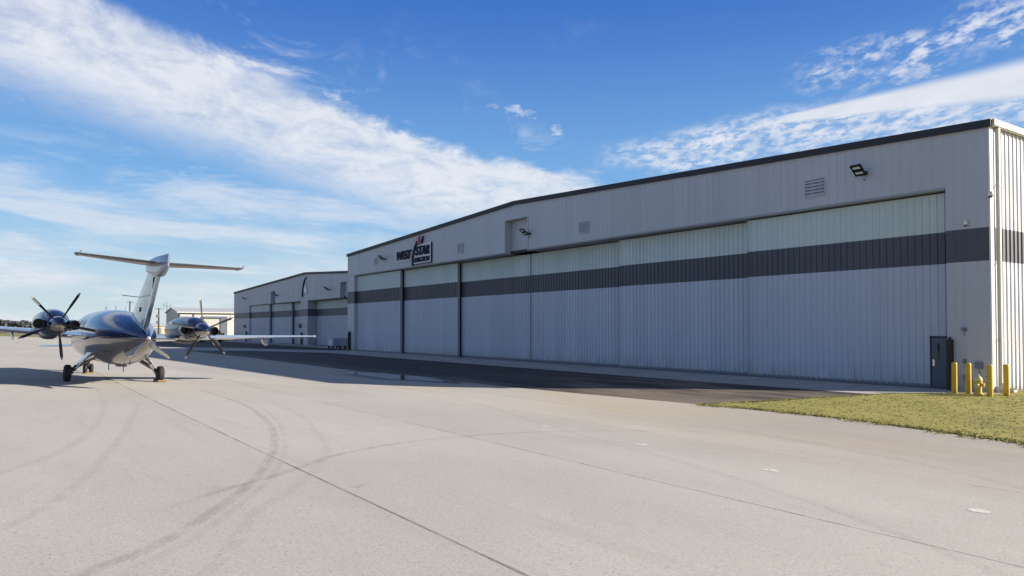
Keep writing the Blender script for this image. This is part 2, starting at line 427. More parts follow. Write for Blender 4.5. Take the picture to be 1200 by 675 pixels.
# puddle in the valley, with a wet margin
pud = [(-25.4, -16.6), (-24.6, -15.75), (-23.4, -15.2), (-21.6, -14.85), (-19.8, -14.6), (-18.2, -14.55), (-16.6, -14.9), (-15.6, -15.3), (-16.6, -15.85), (-17.9, -16.3), (-18.6, -16.9), (-20.0, -16.95), (-21.4, -17.05), (-23.2, -17.1), (-24.8, -17.0)]
def blob(name, pts, grow, z, mat, rim=False):
    P = []
    n = len(pts); cx = sum(p[0] for p in pts)/n; cy = sum(p[1] for p in pts)/n
    for i in range(n):
        a, b, c, d = (Vector(pts[(i+k) % n]) for k in (-1, 0, 1, 2))
        for k in range(5):
            t = k/5; q = .5*((2*b)+(c-a)*t+(2*a-5*b+4*c-d)*t*t+(3*b-a-3*c+d)*t**3)
            q = q + Vector((rnd.uniform(-.05, .05), rnd.uniform(-.03, .03)))
            P.append(((q.x-cx)*grow+cx, (q.y-cy)*grow+cy))
    mb = MB(); mb.uv = []
    f = (lambda x, y: z) if z is not None else (lambda x, y: zf(y)+.0042)
    mb.v.append((cx, cy, f(cx, cy))); mb.uv.append((1, 0)); N = len(P)
    for r_ in (.8, 1.):
        for (px, py) in P:
            X_, Y_ = cx+(px-cx)*r_, cy+(py-cy)*r_; mb.v.append((X_, Y_, f(X_, Y_))); mb.uv.append((0 if r_ == 1. else .8, 0))
    for i in range(N):
        j = (i+1) % N
        mb.f.append((0, 1+i, 1+j)); mb.m.append(0)
        mb.f.append((1+i, 1+N+i, 1+N+j, 1+j)); mb.m.append(0)
    o = mb.build(name, mat, recalc=False); o['kind'] = 'structure'; return o
blob('wet_patch', pud, 1.35, None, M['wet'])
blob('puddle', pud, 1.0, .1225, M['water'])

# lawn: turf sheet and blades
LAWN = [(-2.62, -13.5), (-2.1, -11.5), (-1.8, -8.5), (-1.68, -5.1), (-1.75, -4.2), (-1.2, -2.8), (-.55, -1.55), (.1, -1.0), (.4, -.9), (.45, 60), (60, 60), (60, -14.3), (6.5, -14.1), (4.4, -13.5), (2.1, -13.15), (-.5, -13.1)]
sheet('turf', LAWN, .018, M['lawn'])
def inside(x, y, P):
    c = False; n = len(P)
    for i in range(n):
        x0, y0 = P[i]; x1, y1 = P[(i+1) % n]
        if (y0 > y) != (y1 > y) and x < (x1-x0)*(y-y0)/(y1-y0)+x0: c = not c
    return c
mb = MB()
LW = [(p[0], max(min(p[1], 8), -15)) for p in LAWN]
def tuft(x, y, hh, ww):
    for _ in range(3):
        a = rnd.uniform(0, 6.28); dx, dy = math.cos(a)*ww, math.sin(a)*ww; z = zf(y)+.010
        lx, ly = rnd.uniform(-.03, .03), rnd.uniform(-.03, .03)
        ox, oy = rnd.uniform(-.03, .03), rnd.uniform(-.03, .03)
        mb.tri((x+ox-dx, y+oy-dy, z), (x+ox+dx, y+oy+dy, z), (x+ox+lx, y+oy+ly, z+hh*rnd.uniform(.6, 1.2)))
for _ in range(11000):
    x, y = rnd.uniform(-2.7, 14), rnd.uniform(-14.4, 4)
    if inside(x, y, LAWN): tuft(x, y, .026*rnd.uniform(.5, 1.5), .022)
for (a, b, s) in (((-2.62, -13.5), (-.5, -13.1), .05), ((-.5, -13.1), (2.1, -13.15), .05), ((2.1, -13.15), (4.4, -13.5), .05), ((4.4, -13.5), (6.5, -14.1), .05), ((6.5, -14.1), (14, -14.2), .05), ((-2.62, -13.5), (-1.8, -8.5), .05), ((-1.8, -8.5), (-1.7, -4.4), .05), ((-1.7, -4.4), (-.55, -1.5), .05)):
    L = math.hypot(b[0]-a[0], b[1]-a[1])
    for _ in range(int(L*110)):
        t = rnd.random(); w = rnd.gauss(0, .13)*(1+math.sin(t*L*2.3)*.5)
        tuft(a[0]+(b[0]-a[0])*t+w*.5, a[1]+(b[1]-a[1])*t+w*1.1+.02, .038, .02)
lw = mb.build('grass', M['blades'], recalc=False)
tag(lw, 'short yellow green lawn between the apron and the hangar corner', 'grass', kind='stuff')

# ------------------------------------------------------------------ hangars
def rib_profile(x0, x1, pitch, depth, y, style='trap'):
    """points (x, y) of a ribbed sheet, ribs stand towards -y"""
    pts = [(x0, y)]; k = math.floor(x0/pitch)+1; x = k*pitch
    w1, w2 = (.030, .012) if style == 'trap' else (.010, .010)
    while x < x1-.06:
        if x > x0+.06:
            pts += [(x-w1-w2, y), (x-w1, y-depth), (x+w1, y-depth), (x+w1+w2, y)]
        x += pitch
    pts.append((x1, y)); return pts
def ribbed(mb, x0, x1, y, zlo, zhi, pitch=.305, depth=.028, style='trap', along='x', mi=0):
    p = rib_profile(x0, x1, pitch, depth, y, style)
    for a, b in zip(p, p[1:]):
        if along == 'x': c = lambda q, z: (q[0], q[1], z)
        else: c = lambda q, z: (-q[1], q[0], z)     # ribs stand towards +x
        mb.quad(c(a, zlo(a[0])), c(b, zlo(b[0])), c(b, zhi(b[0])), c(a, zhi(a[0])), mi)

M['endplate'] = simple('dull end plate metal', (.34, .35, .38), .6)
def make_leaf(parent, x0, x1, y, top, mat, pitch, thick=.28, post=True):
    mb = MB(); ribbed(mb, x0+.07, x1-.07, y, lambda _: .10, lambda _: top, pitch, .036)
    mb.quad((x0, y+thick, .05), (x1, y+thick, .05), (x1, y+thick, top), (x0, y+thick, top))
    mb.quad((x0, y, top), (x1, y, top), (x1, y+thick, top), (x0, y+thick, top))
    o = mb.build('hangar_door', mat, parent, recalc=False)
    for xa, xb in ((x0, x0+.07), (x1-.07, x1)):
        e = MB(); e.box(xa, xb, y-.034, y+thick, .04, top); e.build('edge_post', M['leafedge'] if mat is M['leaf'] else M['leaf2'], o)
    s = MB(); s.box(x1+.001, x1+.012, y+.0, y+thick-.02, .05, top-.01); s.build('end_plate', M['endplate'], o)
    s = MB(); s.box(x1+.012, x1+.04, y+.20, y+thick-.02, .05, top-.01); s.build('edge_seal', M['seal'], o)
    b = MB(); b.box(x0+.07, x1-.07, y-.030, y+.0, .04, .16); b.build('bottom_rail', M['steel'], o)
    return o
M['leafedge'] = cladding('door edge metal', (.42, .44, .50), STR, 5.1, 6.4, (.48, .55, .53), 1.2)

def louver(parent, x, z, w, h_):
    f = MB(); t = .04
    for a in ((x-w/2-t, x-w/2, z-h_/2-t, z+h_/2+t), (x+w/2, x+w/2+t, z-h_/2-t, z+h_/2+t), (x-w/2, x+w/2, z+h_/2, z+h_/2+t), (x-w/2, x+w/2, z-h_/2-t, z-h_/2)):
        f.box(a[0], a[1], -.05, .03, a[2], a[3])
    o = f.build('louver', M['wall'], parent)
    s = MB(); n = 5
    for k in range(n):
        zz = z-h_/2+(k+.5)*h_/n
        s.poly([(x-w/2, -.045, zz-h_/n*.42), (x+w/2, -.045, zz-h_/n*.42), (x+w/2, .01, zz+h_/n*.42), (x-w/2, .01, zz+h_/n*.42)])
    s.build('slat', M['wall'], o, recalc=False)
    d = MB(); d.quad((x-w/2, -.005, z-h_/2), (x+w/2, -.005, z-h_/2), (x+w/2, -.005, z+h_/2), (x-w/2, -.005, z+h_/2)); d.build('grille_back', M['steel'], o)
    return o

def gable_hangar(name, loc, label, xl, xr, xm, zl, zr, zm, depth, wallm, leafm, sidem, openings, otop, nz, leaves, group=None, far=False):
    root = empty(name, loc); tag(root, label, 'hangar', group)
    roof = lambda x: zl+(zm-zl)*(x-xl)/(xm-xl) if x < xm else zm+(zr-zm)*(x-xm)/(xr-xm)
    # front wall
    fw = MB(); edges = [xl]
    for (a, b, na, nb) in openings: edges += [a, na, nb, b]
    edges.append(xr)
    zlo = []
    zlo.append(0.)
    for _ in openings: zlo += [otop, nz, otop, 0.]
    pitch = .42 if not far else .6
    for (a, b), zl0 in zip(zip(edges, edges[1:]), zlo):
        for c0, c1 in ([(a, xm), (xm, b)] if a < xm < b else [(a, b)]):
            ribbed(fw, c0, c1, 0, lambda _, z=zl0: z, roof, pitch, .014, 'narrow')
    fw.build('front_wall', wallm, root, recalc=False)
    # openings: reveals, soffit, tail door box
    for (a, b, na, nb), dp in zip(openings, leaves['depth']):
        for e_x in (a, b):
            rv = MB(); rv.quad((e_x, 0, 0), (e_x, dp, 0), (e_x, dp, otop), (e_x, 0, otop)); rv.build('opening_reveal', wallm, root, recalc=False)
        for e0, e1 in ((a, na), (nb, b)):
            sf = MB(); sf.quad((e0, .0, otop), (e1, .0, otop), (e1, dp, otop), (e0, dp, otop)); sf.box(e0, e1, -.03, .0, otop, otop+.10)
            sf.build('header_soffit', M['soffit'], root, recalc=False)
        tn = MB(); yb = .62
        tn.quad((na, 0, otop), (na, yb, otop), (na, yb, nz), (na, 0, nz)); tn.quad((nb, 0, otop), (nb, yb, otop), (nb, yb, nz), (nb, 0, nz))
        tn.quad((na, 0, nz), (nb, 0, nz), (nb, yb, nz), (na, yb, nz)); tn.quad((na, yb, otop+.22), (nb, yb, otop+.22), (nb, yb, nz), (na, yb, nz))
        t = tn.build('tail_door', wallm, root, recalc=False)
        tb = MB(); tb.box(na+.01, nb-.01, yb-.12, yb-.01, otop+.0, otop+.22); tb.build('bottom_seal', M['seal'], t)
        fr = MB()
        for q in ((na-.07, na), (nb, nb+.07)): fr.box(q[0], q[1], -.035, .0, otop, nz+.07)
        fr.box(na, nb, -.035, 0, nz, nz+.07); fr.build('frame', wallm, t)
        bk = MB(); bk.quad((a, dp+.001, 0), (b, dp+.001, 0), (b, dp+.001, otop), (a, dp+.001, otop)); bk.build('backing_plane', M['seal'], root, recalc=False)  # added dark backing plane that blocks light behind the leaves
        dt = MB(); dt.box(a, b, .05, dp-.1, .012, .03); dt.build('door_track', M['steel'], root)
    for (a, b, y) in leaves['at']: make_leaf(root, a, b, y, otop-.06, leafm, .305 if not far else .5)
    # side and rear walls
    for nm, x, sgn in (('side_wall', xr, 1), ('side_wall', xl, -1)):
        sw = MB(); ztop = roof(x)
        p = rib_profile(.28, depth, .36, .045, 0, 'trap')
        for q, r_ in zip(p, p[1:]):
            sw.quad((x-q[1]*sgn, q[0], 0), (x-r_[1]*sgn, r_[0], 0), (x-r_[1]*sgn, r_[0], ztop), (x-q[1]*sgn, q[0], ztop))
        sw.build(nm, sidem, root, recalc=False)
    rw = MB(); rw.poly([(xl, depth, 0), (xr, depth, 0), (xr, depth, zr), (xm, depth, zm), (xl, depth, zl)]); rw.build('rear_wall', wallm, root)
    # roof with trims
    ov = .10
    rf = MB()
    rf.prism([(xl-ov, -ov, zl+.02), (xm, -ov, zm+.02), (xm, depth+ov, zm+.02), (xl-ov, depth+ov, zl+.02)], (0, 0, .06))
    rf.prism([(xm, -ov, zm+.02), (xr+ov, -ov, zr+.02), (xr+ov, depth+ov, zr+.02), (xm, depth+ov, zm+.02)], (0, 0, .06))
    ro = rf.build('roof', M['roof'], root)
    tr = MB()
    for p, q in (((xl-ov-.05, roof(xl)), (xm, zm)), ((xm, zm), (xr+ov+.05, roof(xr)))):
        tr.prism([(p[0], -.145, p[1]-.19), (q[0], -.145, q[1]-.19), (q[0], -.145, q[1]+.10), (p[0], -.145, p[1]+.10)], (0, .13, 0))
    tr.build('rake_trim', M['trim'], ro)
    for x, sgn in ((xr, 1), (xl, -1)):
        gt = MB(); z = roof(x); a, b = sorted((x+.05*sgn, x+.24*sgn))
        gt.box(a, b, -.012, depth, z-.15, z+.10); gt.build('gutter', M['cream'] if sgn > 0 else M['trim'], ro, bevel=.015)
        ct = MB(); ct.box(*sorted((x-.0*sgn, x+.058*sgn)), -.03, .26, 0, z-.16)
        ct.build('corner_trim', M['white'] if sgn > 0 and not far else wallm, root)
    return root, roof

h1leaves = dict(depth=[1.75], at=[(-11.5, -1.62, .35), (-21.6, -11.4, .80), (-31.62, -21.5, 1.25), (-41.8, -31.76, 1.25), (-51.85, -41.7, .80), (-62.15, -51.75, .35)])
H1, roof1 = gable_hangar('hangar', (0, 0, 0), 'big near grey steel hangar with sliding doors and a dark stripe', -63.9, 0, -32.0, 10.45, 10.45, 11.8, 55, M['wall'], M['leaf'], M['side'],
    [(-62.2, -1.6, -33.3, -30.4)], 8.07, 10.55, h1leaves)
h2leaves = dict(depth=[1.5, 1.75], at=[(-120.9, -110.0, .25), (-110.1, -100.0, .65), (-100.1, -94.1, 1.05), (-90.9, -78.0, 1.35), (-78.0, -66.6, 1.352)])
H2, roof2 = gable_hangar('hangar', (0, 5, -.15), 'smaller far grey hangar with two door bays beyond the near one', -131.2, -66.0, -92.0, 9.2, 9.25, 10.55, 45, M['wall2'], M['leaf2'], M['wall2'],
    [(-121, -94, -108.5, -106.2), (-91, -66.5, -78.7, -76.6)], 6.5, 8.5, h2leaves, far=True)

# details of the near hangar
for (x, z, w, hh) in ((-7.42, 9.06, 1.0, .78), (-24.1, 9.05, .95, .68), (-39.85, 9.05, .9, .75), (-56.6, 9.2, .8, .6)): louver(H1, x, z, w, hh)
dp = MB(); dp.box(.06, .20, .42, .56, .35, 10.28); dp.box(.06, .42, .42, .56, .22, .36)
for z in (2.0, 5.0, 8.0): dp.box(.055, .212, .39, .59, z, z+.05)
dp.build('downspout', M['galvlight'] if 'galvlight' in M else M['cream'], H1, bevel=.01)
# personnel door in the end leaf
pd = MB(); pd.box(-2.36, -1.68, .285, .31, .06, 2.08); door = pd.build('personnel_door', M['door'], H1)
fr = MB(); fr.box(-2.42, -2.36, .27, .33, .05, 2.14); fr.box(-1.68, -1.62, .27, .33, .05, 2.14); fr.box(-2.42, -1.62, .27, .33, 2.08, 2.15); fr.build('frame', M['black'], door)
hd = MB(); hd.box(-2.31, -2.24, .26, .285, .93, 1.18); hd.tube([(-2.275, .25, 1.08), (-2.275, .21, 1.08), (-2.15, .21, 1.08)], .013, 8); hd.build('handle', M['chrome'], door)
wn = MB(); wn.box(-2.12, -2.03, .279, .285, 1.15, 1.85); wn.build('dark_slot', M['glass'], door)  # narrow dark strip on the door face
for sx in (-1.52, -63.2):
    gp = MB(); gp.box(sx, sx+.16, -.30, .0, .02, 2.02); gp.box(sx+.03, sx+.13, -.33, -.30, .3, 1.8)
    gp.box(sx+.04, sx+.12, -.2, -.1, 2.02, 2.12); gp.build('guard_post', M['black'], H1, bevel=.008)
for (x, z, w, hh, d) in ((-.95, 1.18, .12, .16, .07), (-.42, 1.03, .26, .26, .12), (-.95, 2.43, .16, .13, .12), (-.72, .30, .10, .3, .06), (-.97, .55, .09, .2, .05)):
    b = MB(); b.box(x-w/2, x+w/2, -d, -.0, z-hh/2, z+hh/2); b.tube([(x, -.03, z-hh/2), (x, -.03, z-hh/2-.22)], .012, 6)
    b.build('utility_box', M['steel'], H1, bevel=.008)
b = MB(); b.tube([(-.1, -.0, .62), (-.1, -.22, .62), (-.02, -.26, .60)], .022, 8); b.build('hose_outlet', M['black'], H1)

def seccam(x, y, z, dx, dy, s=1.):
    r = empty('security_camera', (x, y, z)); b = MB()
    b.lathe([(.0, .0), (.07*s, .0), (.07*s, .03), (.0, .03)], 12, o=(0, 0, .08)); b.box(-.02, .02, 0, .08, .06, .14)
    b.build('mount', M['white'], r)
    b = MB(); b.lathe([(0, -.08), (.05*s, -.07), (.085*s, -.03), (.09*s, .02), (.08*s, .07), (0, .08)], 14, o=(dx, dy, 0)); b.build('dome', M['white'], r, smooth=50)
    b = MB(); b.lathe([(0, -.13), (.04*s, -.12), (.065*s, -.085), (.05*s, -.07), (0, -.07)], 14, o=(dx, dy, 0)); b.build('lens_cover', M['black'], r, smooth=50)
    return r
tag(seccam(.10, -.12, 7.62, 0, 0, 1.3), 'white dome camera on the near hangar corner trim', 'camera', 'cameras on the near hangar')
tag(seccam(-.82, -.1, 6.62, 0, 0, .9), 'small pale camera just above the dark stripe near the corner', 'camera', 'cameras on the near hangar')

def floodlight(x, z, label, s=1.0, loc=(0, 0, 0), group='flood lights on the near hangar'):
    r = empty('flood_light', (x+loc[0], loc[1], z+loc[2])); tag(r, label, 'flood light', group)
    b = MB(); b.box(.03, .17, -.05, .0, -.09, .09); b.tube([(.10, -.04, 0), (.10, -.30, .02)], .035, 10); b.box(.04, .16, -.34, -.22, -.06, .06)
    b.build('bracket', M['black'], r, bevel=.008)
    T = Matrix.Translation((-.04, -.50, .10)) @ Matrix.Rotation(R(-38), 4, 'X')
    b = MB(); b.box(-.27, .27, -.36, .34, .0, .05, M=T); b.box(-.27, .27, .26, .34, -.05, 0, M=T); b.box(-.27, .27, -.36, -.30, -.05, 0, M=T)
    b.box(-.27, -.23, -.36, .34, -.05, 0, M=T); b.box(.23, .27, -.36, .34, -.05, 0, M=T); b.box(-.27, .27, -.03, .03, -.05, 0, M=T)
    for k in range(7): b.box(-.22+k*.07, -.21+k*.07, -.30, .28, .05, .085, M=T)
    hd_ = b.build('lamp_head', M['black'], r)
    for y0 in (-.26, .08):
        b = MB(); b.box(-.19, .19, y0, y0+.14, -.035, -.02, M=T); b.build('lamp_lens', M['lens'], hd_)
    b = MB(); b.tube([(.10, -.06, -.05), (.12, -.12, -.24), (.06, -.05, -.34), (.02, -.02, -.30)], .010, 6); b.lathe([(0, -.02), (.04, -.02), (.045, .04), (0, .05)], 10, o=(.0, -.04, -.32)); b.build('cable', M['steel'], r)
    return r
f0 = floodlight(-5.0, 9.32, 'black flood light at the right end of the near hangar front'); f0.scale = (.88, .88, .88)
def flood_copy(x, y, z, label, group, s=1.):
    c = copy_tree(f0); c.location = (x, y, z); c['label'] = label; c['group'] = group; c.scale = (s, s, s); return c
flood_copy(-30.2, 0, 9.28, 'black flood light beside the tail door notch', 'flood lights on the near hangar', .88)
flood_copy(-54.4, 0, 9.3, 'black flood light between the small louver and the wall sign', 'flood lights on the near hangar', .92)
for x, z, lb in ((-123.4, 7.69, 'black flood light near the left corner of the far hangar'), (-104.7, 7.63, 'black flood light right of the far hangar first tail notch'), (-82.5, 7.63, 'black flood light above the far hangar right door bay')):
    flood_copy(x, 5, z, lb, 'flood lights on the far hangar', .95)
# far hangar: emblem plate on the gable, small wall boxes
b = MB()
crv = [(-93.3, 6.95), (-93.2, 7.7), (-92.9, 8.5), (-92.7, 9.1), (-92.0, 9.6), (-91.4, 9.8), (-92.1, 9.3), (-92.55, 8.5), (-92.85, 7.8), (-93.0, 7.0)]
b.prism([(p[0], 4.98, p[1]) for p in crv][::-1], (0, -.12, 0))
em = b.build('wall_emblem', M['navy']); tag(em, 'dark curved swoosh emblem high on the far hangar gable', 'sign')
b = MB(); b.prism([(-92.3, 4.97, 7.5), (-91.2, 4.97, 7.5), (-91.2, 4.97, 8.0), (-91.8, 4.97, 8.9), (-92.3, 4.97, 8.2)], (0, -.10, 0)); b.build('emblem_panel', M['signwhite'], em)
for x, z, w, hh in ((-123.8, 2.9, .7, .5), (-94.1, 2.9, .8, .6), (-93.3, 1.0, .5, 1.9), (-122.6, 1.0, .5, 1.9)):
    b = MB(); b.box(x-w/2, x+w/2, -.2, 0, z-hh/2, z+hh/2); b.build('utility_box', M['black'], H2)

# ------------------------------------------------------------------ wall sign
def textmesh(body, size, shear, offset, extrude, mat, name, parent, x, z, y, sx=1.):
    cu = bpy.data.curves.new(name, 'FONT'); cu.body = body; cu.size = size; cu.shear = shear; cu.offset = offset; cu.extrude = extrude
    cu.space_character = 1.02; cu.resolution_u = 3
    t = bpy.data.objects.new('tmp', cu); COL.objects.link(t)
    bpy.context.view_layer.update()
    me = bpy.data.meshes.new_from_object(t.evaluated_get(bpy.context.evaluated_depsgraph_get()))
    bpy.data.objects.remove(t); me.name = name; me.materials.clear(); me.materials.append(mat)
    xs = [v.co.x for v in me.vertices]; x_0, x_1 = min(xs), max(xs)
    for v in me.vertices:
        v.co = Vector((x+(v.co.x-x_0)/(x_1-x_0)*sx, y-v.co.z, z+v.co.y))
    o = bpy.data.objects.new(name, me); COL.objects.link(o); o.parent = parent
    return o
S = empty('wall_sign', (-48.0, 0, 8.3)); tag(S, 'dark blue company lettering with a red star high on the hangar', 'sign')
def letters(body, x, z, size, w, nm, of=.018):
    textmesh(body, size, .28, of*size, .06, M['navy'], nm, S, x, z, -.19, w)
letters('WEST', -3.40, .62, 1.14, 2.95, 'lettering', .010)
b = MB(); b.prism([(-3.35, -.05, .46), (-.75, -.05, .46), (-.70, -.05, .56), (-3.33, -.05, .56)], (0, -.06, 0)); b.build('underline', M['signwhite'], S)
letters('STAR', .38, .78, 1.14, 2.62, 'lettering')
pl = MB(); pl.prism([(-.15, -.06, .02), (3.22, -.06, .02), (3.22, -.06, 1.80), (.50, -.06, 1.66), (.1, -.06, .9)], (0, -.06, 0)); pl.build('name_panel', M['signwhite'], S)
fr = MB(); fr.box(3.225, 3.29, -.14, -.04, -.02, 1.78); fr.box(-.2, 3.225, -.14, -.04, -.05, .015); fr.build('edge_frame', M['navy'], S)
textmesh('AVIATION', .60, .2, .02, .03, M['navy'], 'lettering', S, .02, .16, -.16, 3.0)
sl = MB(); L_ = [(-.42, -.1), (-.18, -.1), (.02, .75), (.30, 1.45), (.66, 2.1), (.52, 2.12), (.02, 1.5), (-.28, .75)]
sl.prism([(p[0], -.06, p[1]) for p in L_], (0, -.14, 0)); sl.build('slash', M['navy'], S)
st = MB(); cx_, cz_ = .92, 2.12
pts = []
for k in range(10):
    a = R(80)+k*math.pi/5; r = .40 if k % 2 == 0 else .17
    pts.append((cx_+r*math.cos(a)*.85+.12*math.sin(a)*r, -.06, cz_+r*math.sin(a)*1.1))
st.prism(pts, (0, -.13, 0)); st.build('star', M['signred'], S)
so = MB(); pts2 = [(cx_+(p[0]-cx_)*1.22, -.04, cz_+(p[2]-cz_)*1.22) for p in pts]
so.prism(pts2, (0, -.05, 0)); so.build('star_outline', M['signwhite'], S)
tl = MB(); tl.prism([(1.40, -.06, 1.80), (1.50, -.06, 1.80), (1.80, -.06, 2.42), (1.72, -.06, 2.46), (1.38, -.06, 1.95)], (0, -.13, 0)); tl.build('star_tail', M['navy'], S)

# ------------------------------------------------------------------ bollards, hydrant, splash block
def bollard():
    r = empty('bollard', (0, 0, 0)); b = MB()
    b.lathe([(0, -.1), (.098, -.1), (.098, 1.10), (.094, 1.125), (.075, 1.15), (0, 1.16)], 24); b.build('post', M['yellow'], r, smooth=40)
    return r
    c = MB(); c.lathe([(0, -.04), (.20, -.04), (.19, .03), (.116, .045), (0, .045)], 20); c.build('footing', M['concrete_block'], r, smooth=40)
    return r
bl = [(-.62, -1.62, 1.0, 'leftmost yellow bollard, beside the dark personnel door'), (-.14, -1.58, 1.0, 'second yellow bollard from the door, just left of the hydrant'),
      (.78, -2.04, .99, 'yellow bollard just right of the fire hydrant'), (.98, -1.19, .99, 'rightmost yellow bollard, in front of the sunlit side wall')]
b0 = bollard()
for i, (x, y, s, lb) in enumerate(bl):
    c = b0 if i == 0 else copy_tree(b0)
    c.location = (x, y, zf(y)+.02); c.scale = (1, 1, s); c.rotation_euler = (R(rnd.uniform(-.7, .7)), R(rnd.uniform(-.7, .7)), i)
    tag(c, lb, 'bollard', 'yellow bollards at the hangar corner')
Hy = empty('fire_hydrant', (.25, -1.68, .03)); tag(Hy, 'yellow fire hydrant standing on the lawn between the bollards', 'fire hydrant')
b = MB(); b.lathe([(0, 0), (.17, 0), (.17, .04), (.115, .05), (.105, .09), (.105, .40), (.14, .41), (.14, .46), (.11, .47), (.11, .50), (0, .50)], 20); b.build('barrel', M['hydrant'], Hy, smooth=35)
b = MB(); b.lathe([(0, .50), (.13, .50), (.135, .53), (.115, .60), (.07, .665), (.03, .69), (.03, .75), (0, .75)], 20); b.build('bonnet', M['hydrant_cap'], Hy, smooth=35)
for ax, sg in (('x', -1), ('x', 1)):
    b = MB(); b.lathe([(0, .08*sg), (.05, .08*sg), (.05, .14*sg), (.065, .145*sg), (.065, .19*sg), (.025, .195*sg), (.02, .22*sg), (0, .22*sg)], 14, o=(0, 0, .36), axis='x'); b.build('nozzle_cap', M['hydrant'], Hy, smooth=35)
b = MB(); b.lathe([(0, -.08), (.07, -.08), (.07, -.13), (.088, -.135), (.088, -.19), (.03, -.20), (.025, -.23), (0, -.23)], 16, o=(0, 0, .33), axis='y'); b.build('pumper_cap', M['hydrant_cap'], Hy, smooth=35)
b = MB(); 
for k in range(8):
    a = k*math.pi/4; b.lathe([(0, .04), (.018, .04), (.018, .065), (0, .065)], 6, o=(.145*math.cos(a), .145*math.sin(a), 0))
b.build('base_bolts', M['hydrant'], Hy)
b = MB(); b.box(.18, .62, .36, .66, .0, .09); b.box(.18, .62, .36, .40, .09, .16); b.box(.18, .62, .62, .66, .09, .16); b.box(.1, .34, .0, .2, 0.02, .22, M=Matrix.Translation((.0, .12, 0)) @ Matrix.Rotation(.3, 4, 'Z'))
sb = b.build('splash_block', M['concrete_block'], bevel=.02); sb.location = (0, 0, .02)
tag(sb, 'pale concrete splash block under the corner downspout', 'splash block')

# ------------------------------------------------------------------ aircraft
A = empty('aircraft', (-15.59, -28.142, zf(-28.142)+.004), (R(2.75), 0, R(-176.68)))
tag(A, 'blue and silver twin pusher propeller aircraft seen from behind', 'aircraft')
def section(F, zc, hw, ht, hb, n=36, pw=2.15):
    out = []
    for k in range(n):
        a = 2*math.pi*k/n; c, s_ = math.cos(a), math.sin(a)
        y = hw*math.copysign(abs(c)**(2/pw), c); z = (ht if s_ > 0 else hb)*math.copysign(abs(s_)**(2/pw), s_)
        out.append((F, y, zc+z))
    return out
ST = [(7.95, 1.20, .015, .015, .015), (7.8, 1.21, .12, .10, .10), (7.4, 1.23, .25, .22, .21), (6.8, 1.28, .42, .38, .36), (6.1, 1.34, .57, .53, .52), (5.4, 1.40, .70, .68, .64),
      (4.6, 1.46, .82, .82, .76), (3.6, 1.50, .91, .90, .86), (2.5, 1.52, .96, .93, .92), (1.2, 1.53, .975, .93, .95), (.2, 1.53, .97, .92, .96), (-.6, 1.53, .93, .89, .95),
      (-1.3, 1.53, .87, .83, .91), (-2.0, 1.53, .77, .72, .83), (-2.6, 1.53, .66, .60, .73), (-3.2, 1.53, .51, .46, .59), (-3.7, 1.53, .36, .32, .43), (-4.1, 1.53, .23, .20, .27),
      (-4.4, 1.53, .12, .10, .13), (-4.58, 1.53, .04, .035, .04)]
def interp(ST, sub=3):
    out = []
    for i in range(len(ST)-1):
        a, b, c, d = ST[max(i-1, 0)], ST[i], ST[i+1], ST[min(i+2, len(ST)-1)]
        for k in range(sub):
            t = k/sub
            q = tuple(.5*((2*b[j])+(c[j]-a[j])*t+(2*a[j]-5*b[j]+4*c[j]-d[j])*t*t+(3*b[j]-a[j]-3*c[j]+d[j])*t**3) for j in range(len(b)))
            out.append((q[0], q[1], max(q[2], .01), max(q[3], .01), max(q[4], .01)))
    out.append(ST[-1]); return out
mb = MB(); mb.rings([section(*s_) for s_ in interp(ST)]); FU = mb.build('fuselage', M['hull'], A, smooth=True)
PROF = [(0, 0), (.02, .28), (.08, .62), (.2, .93), (.35, 1.), (.55, .84), (.78, .45), (1., .03)]
def airfoil(secs, tdir):
    """secs: (LE point (F, L, U), chord, half thickness)"""
    t = Vector(tdir); out = []
    for (P, c, th) in secs:
        P = Vector(P); ring = [P+Vector((-c*x, 0, 0))+t*th*y for x, y in PROF]+[P+Vector((-c*x, 0, 0))-t*th*y for x, y in PROF[::-1][:-1]]
        out.append(ring)
    return out
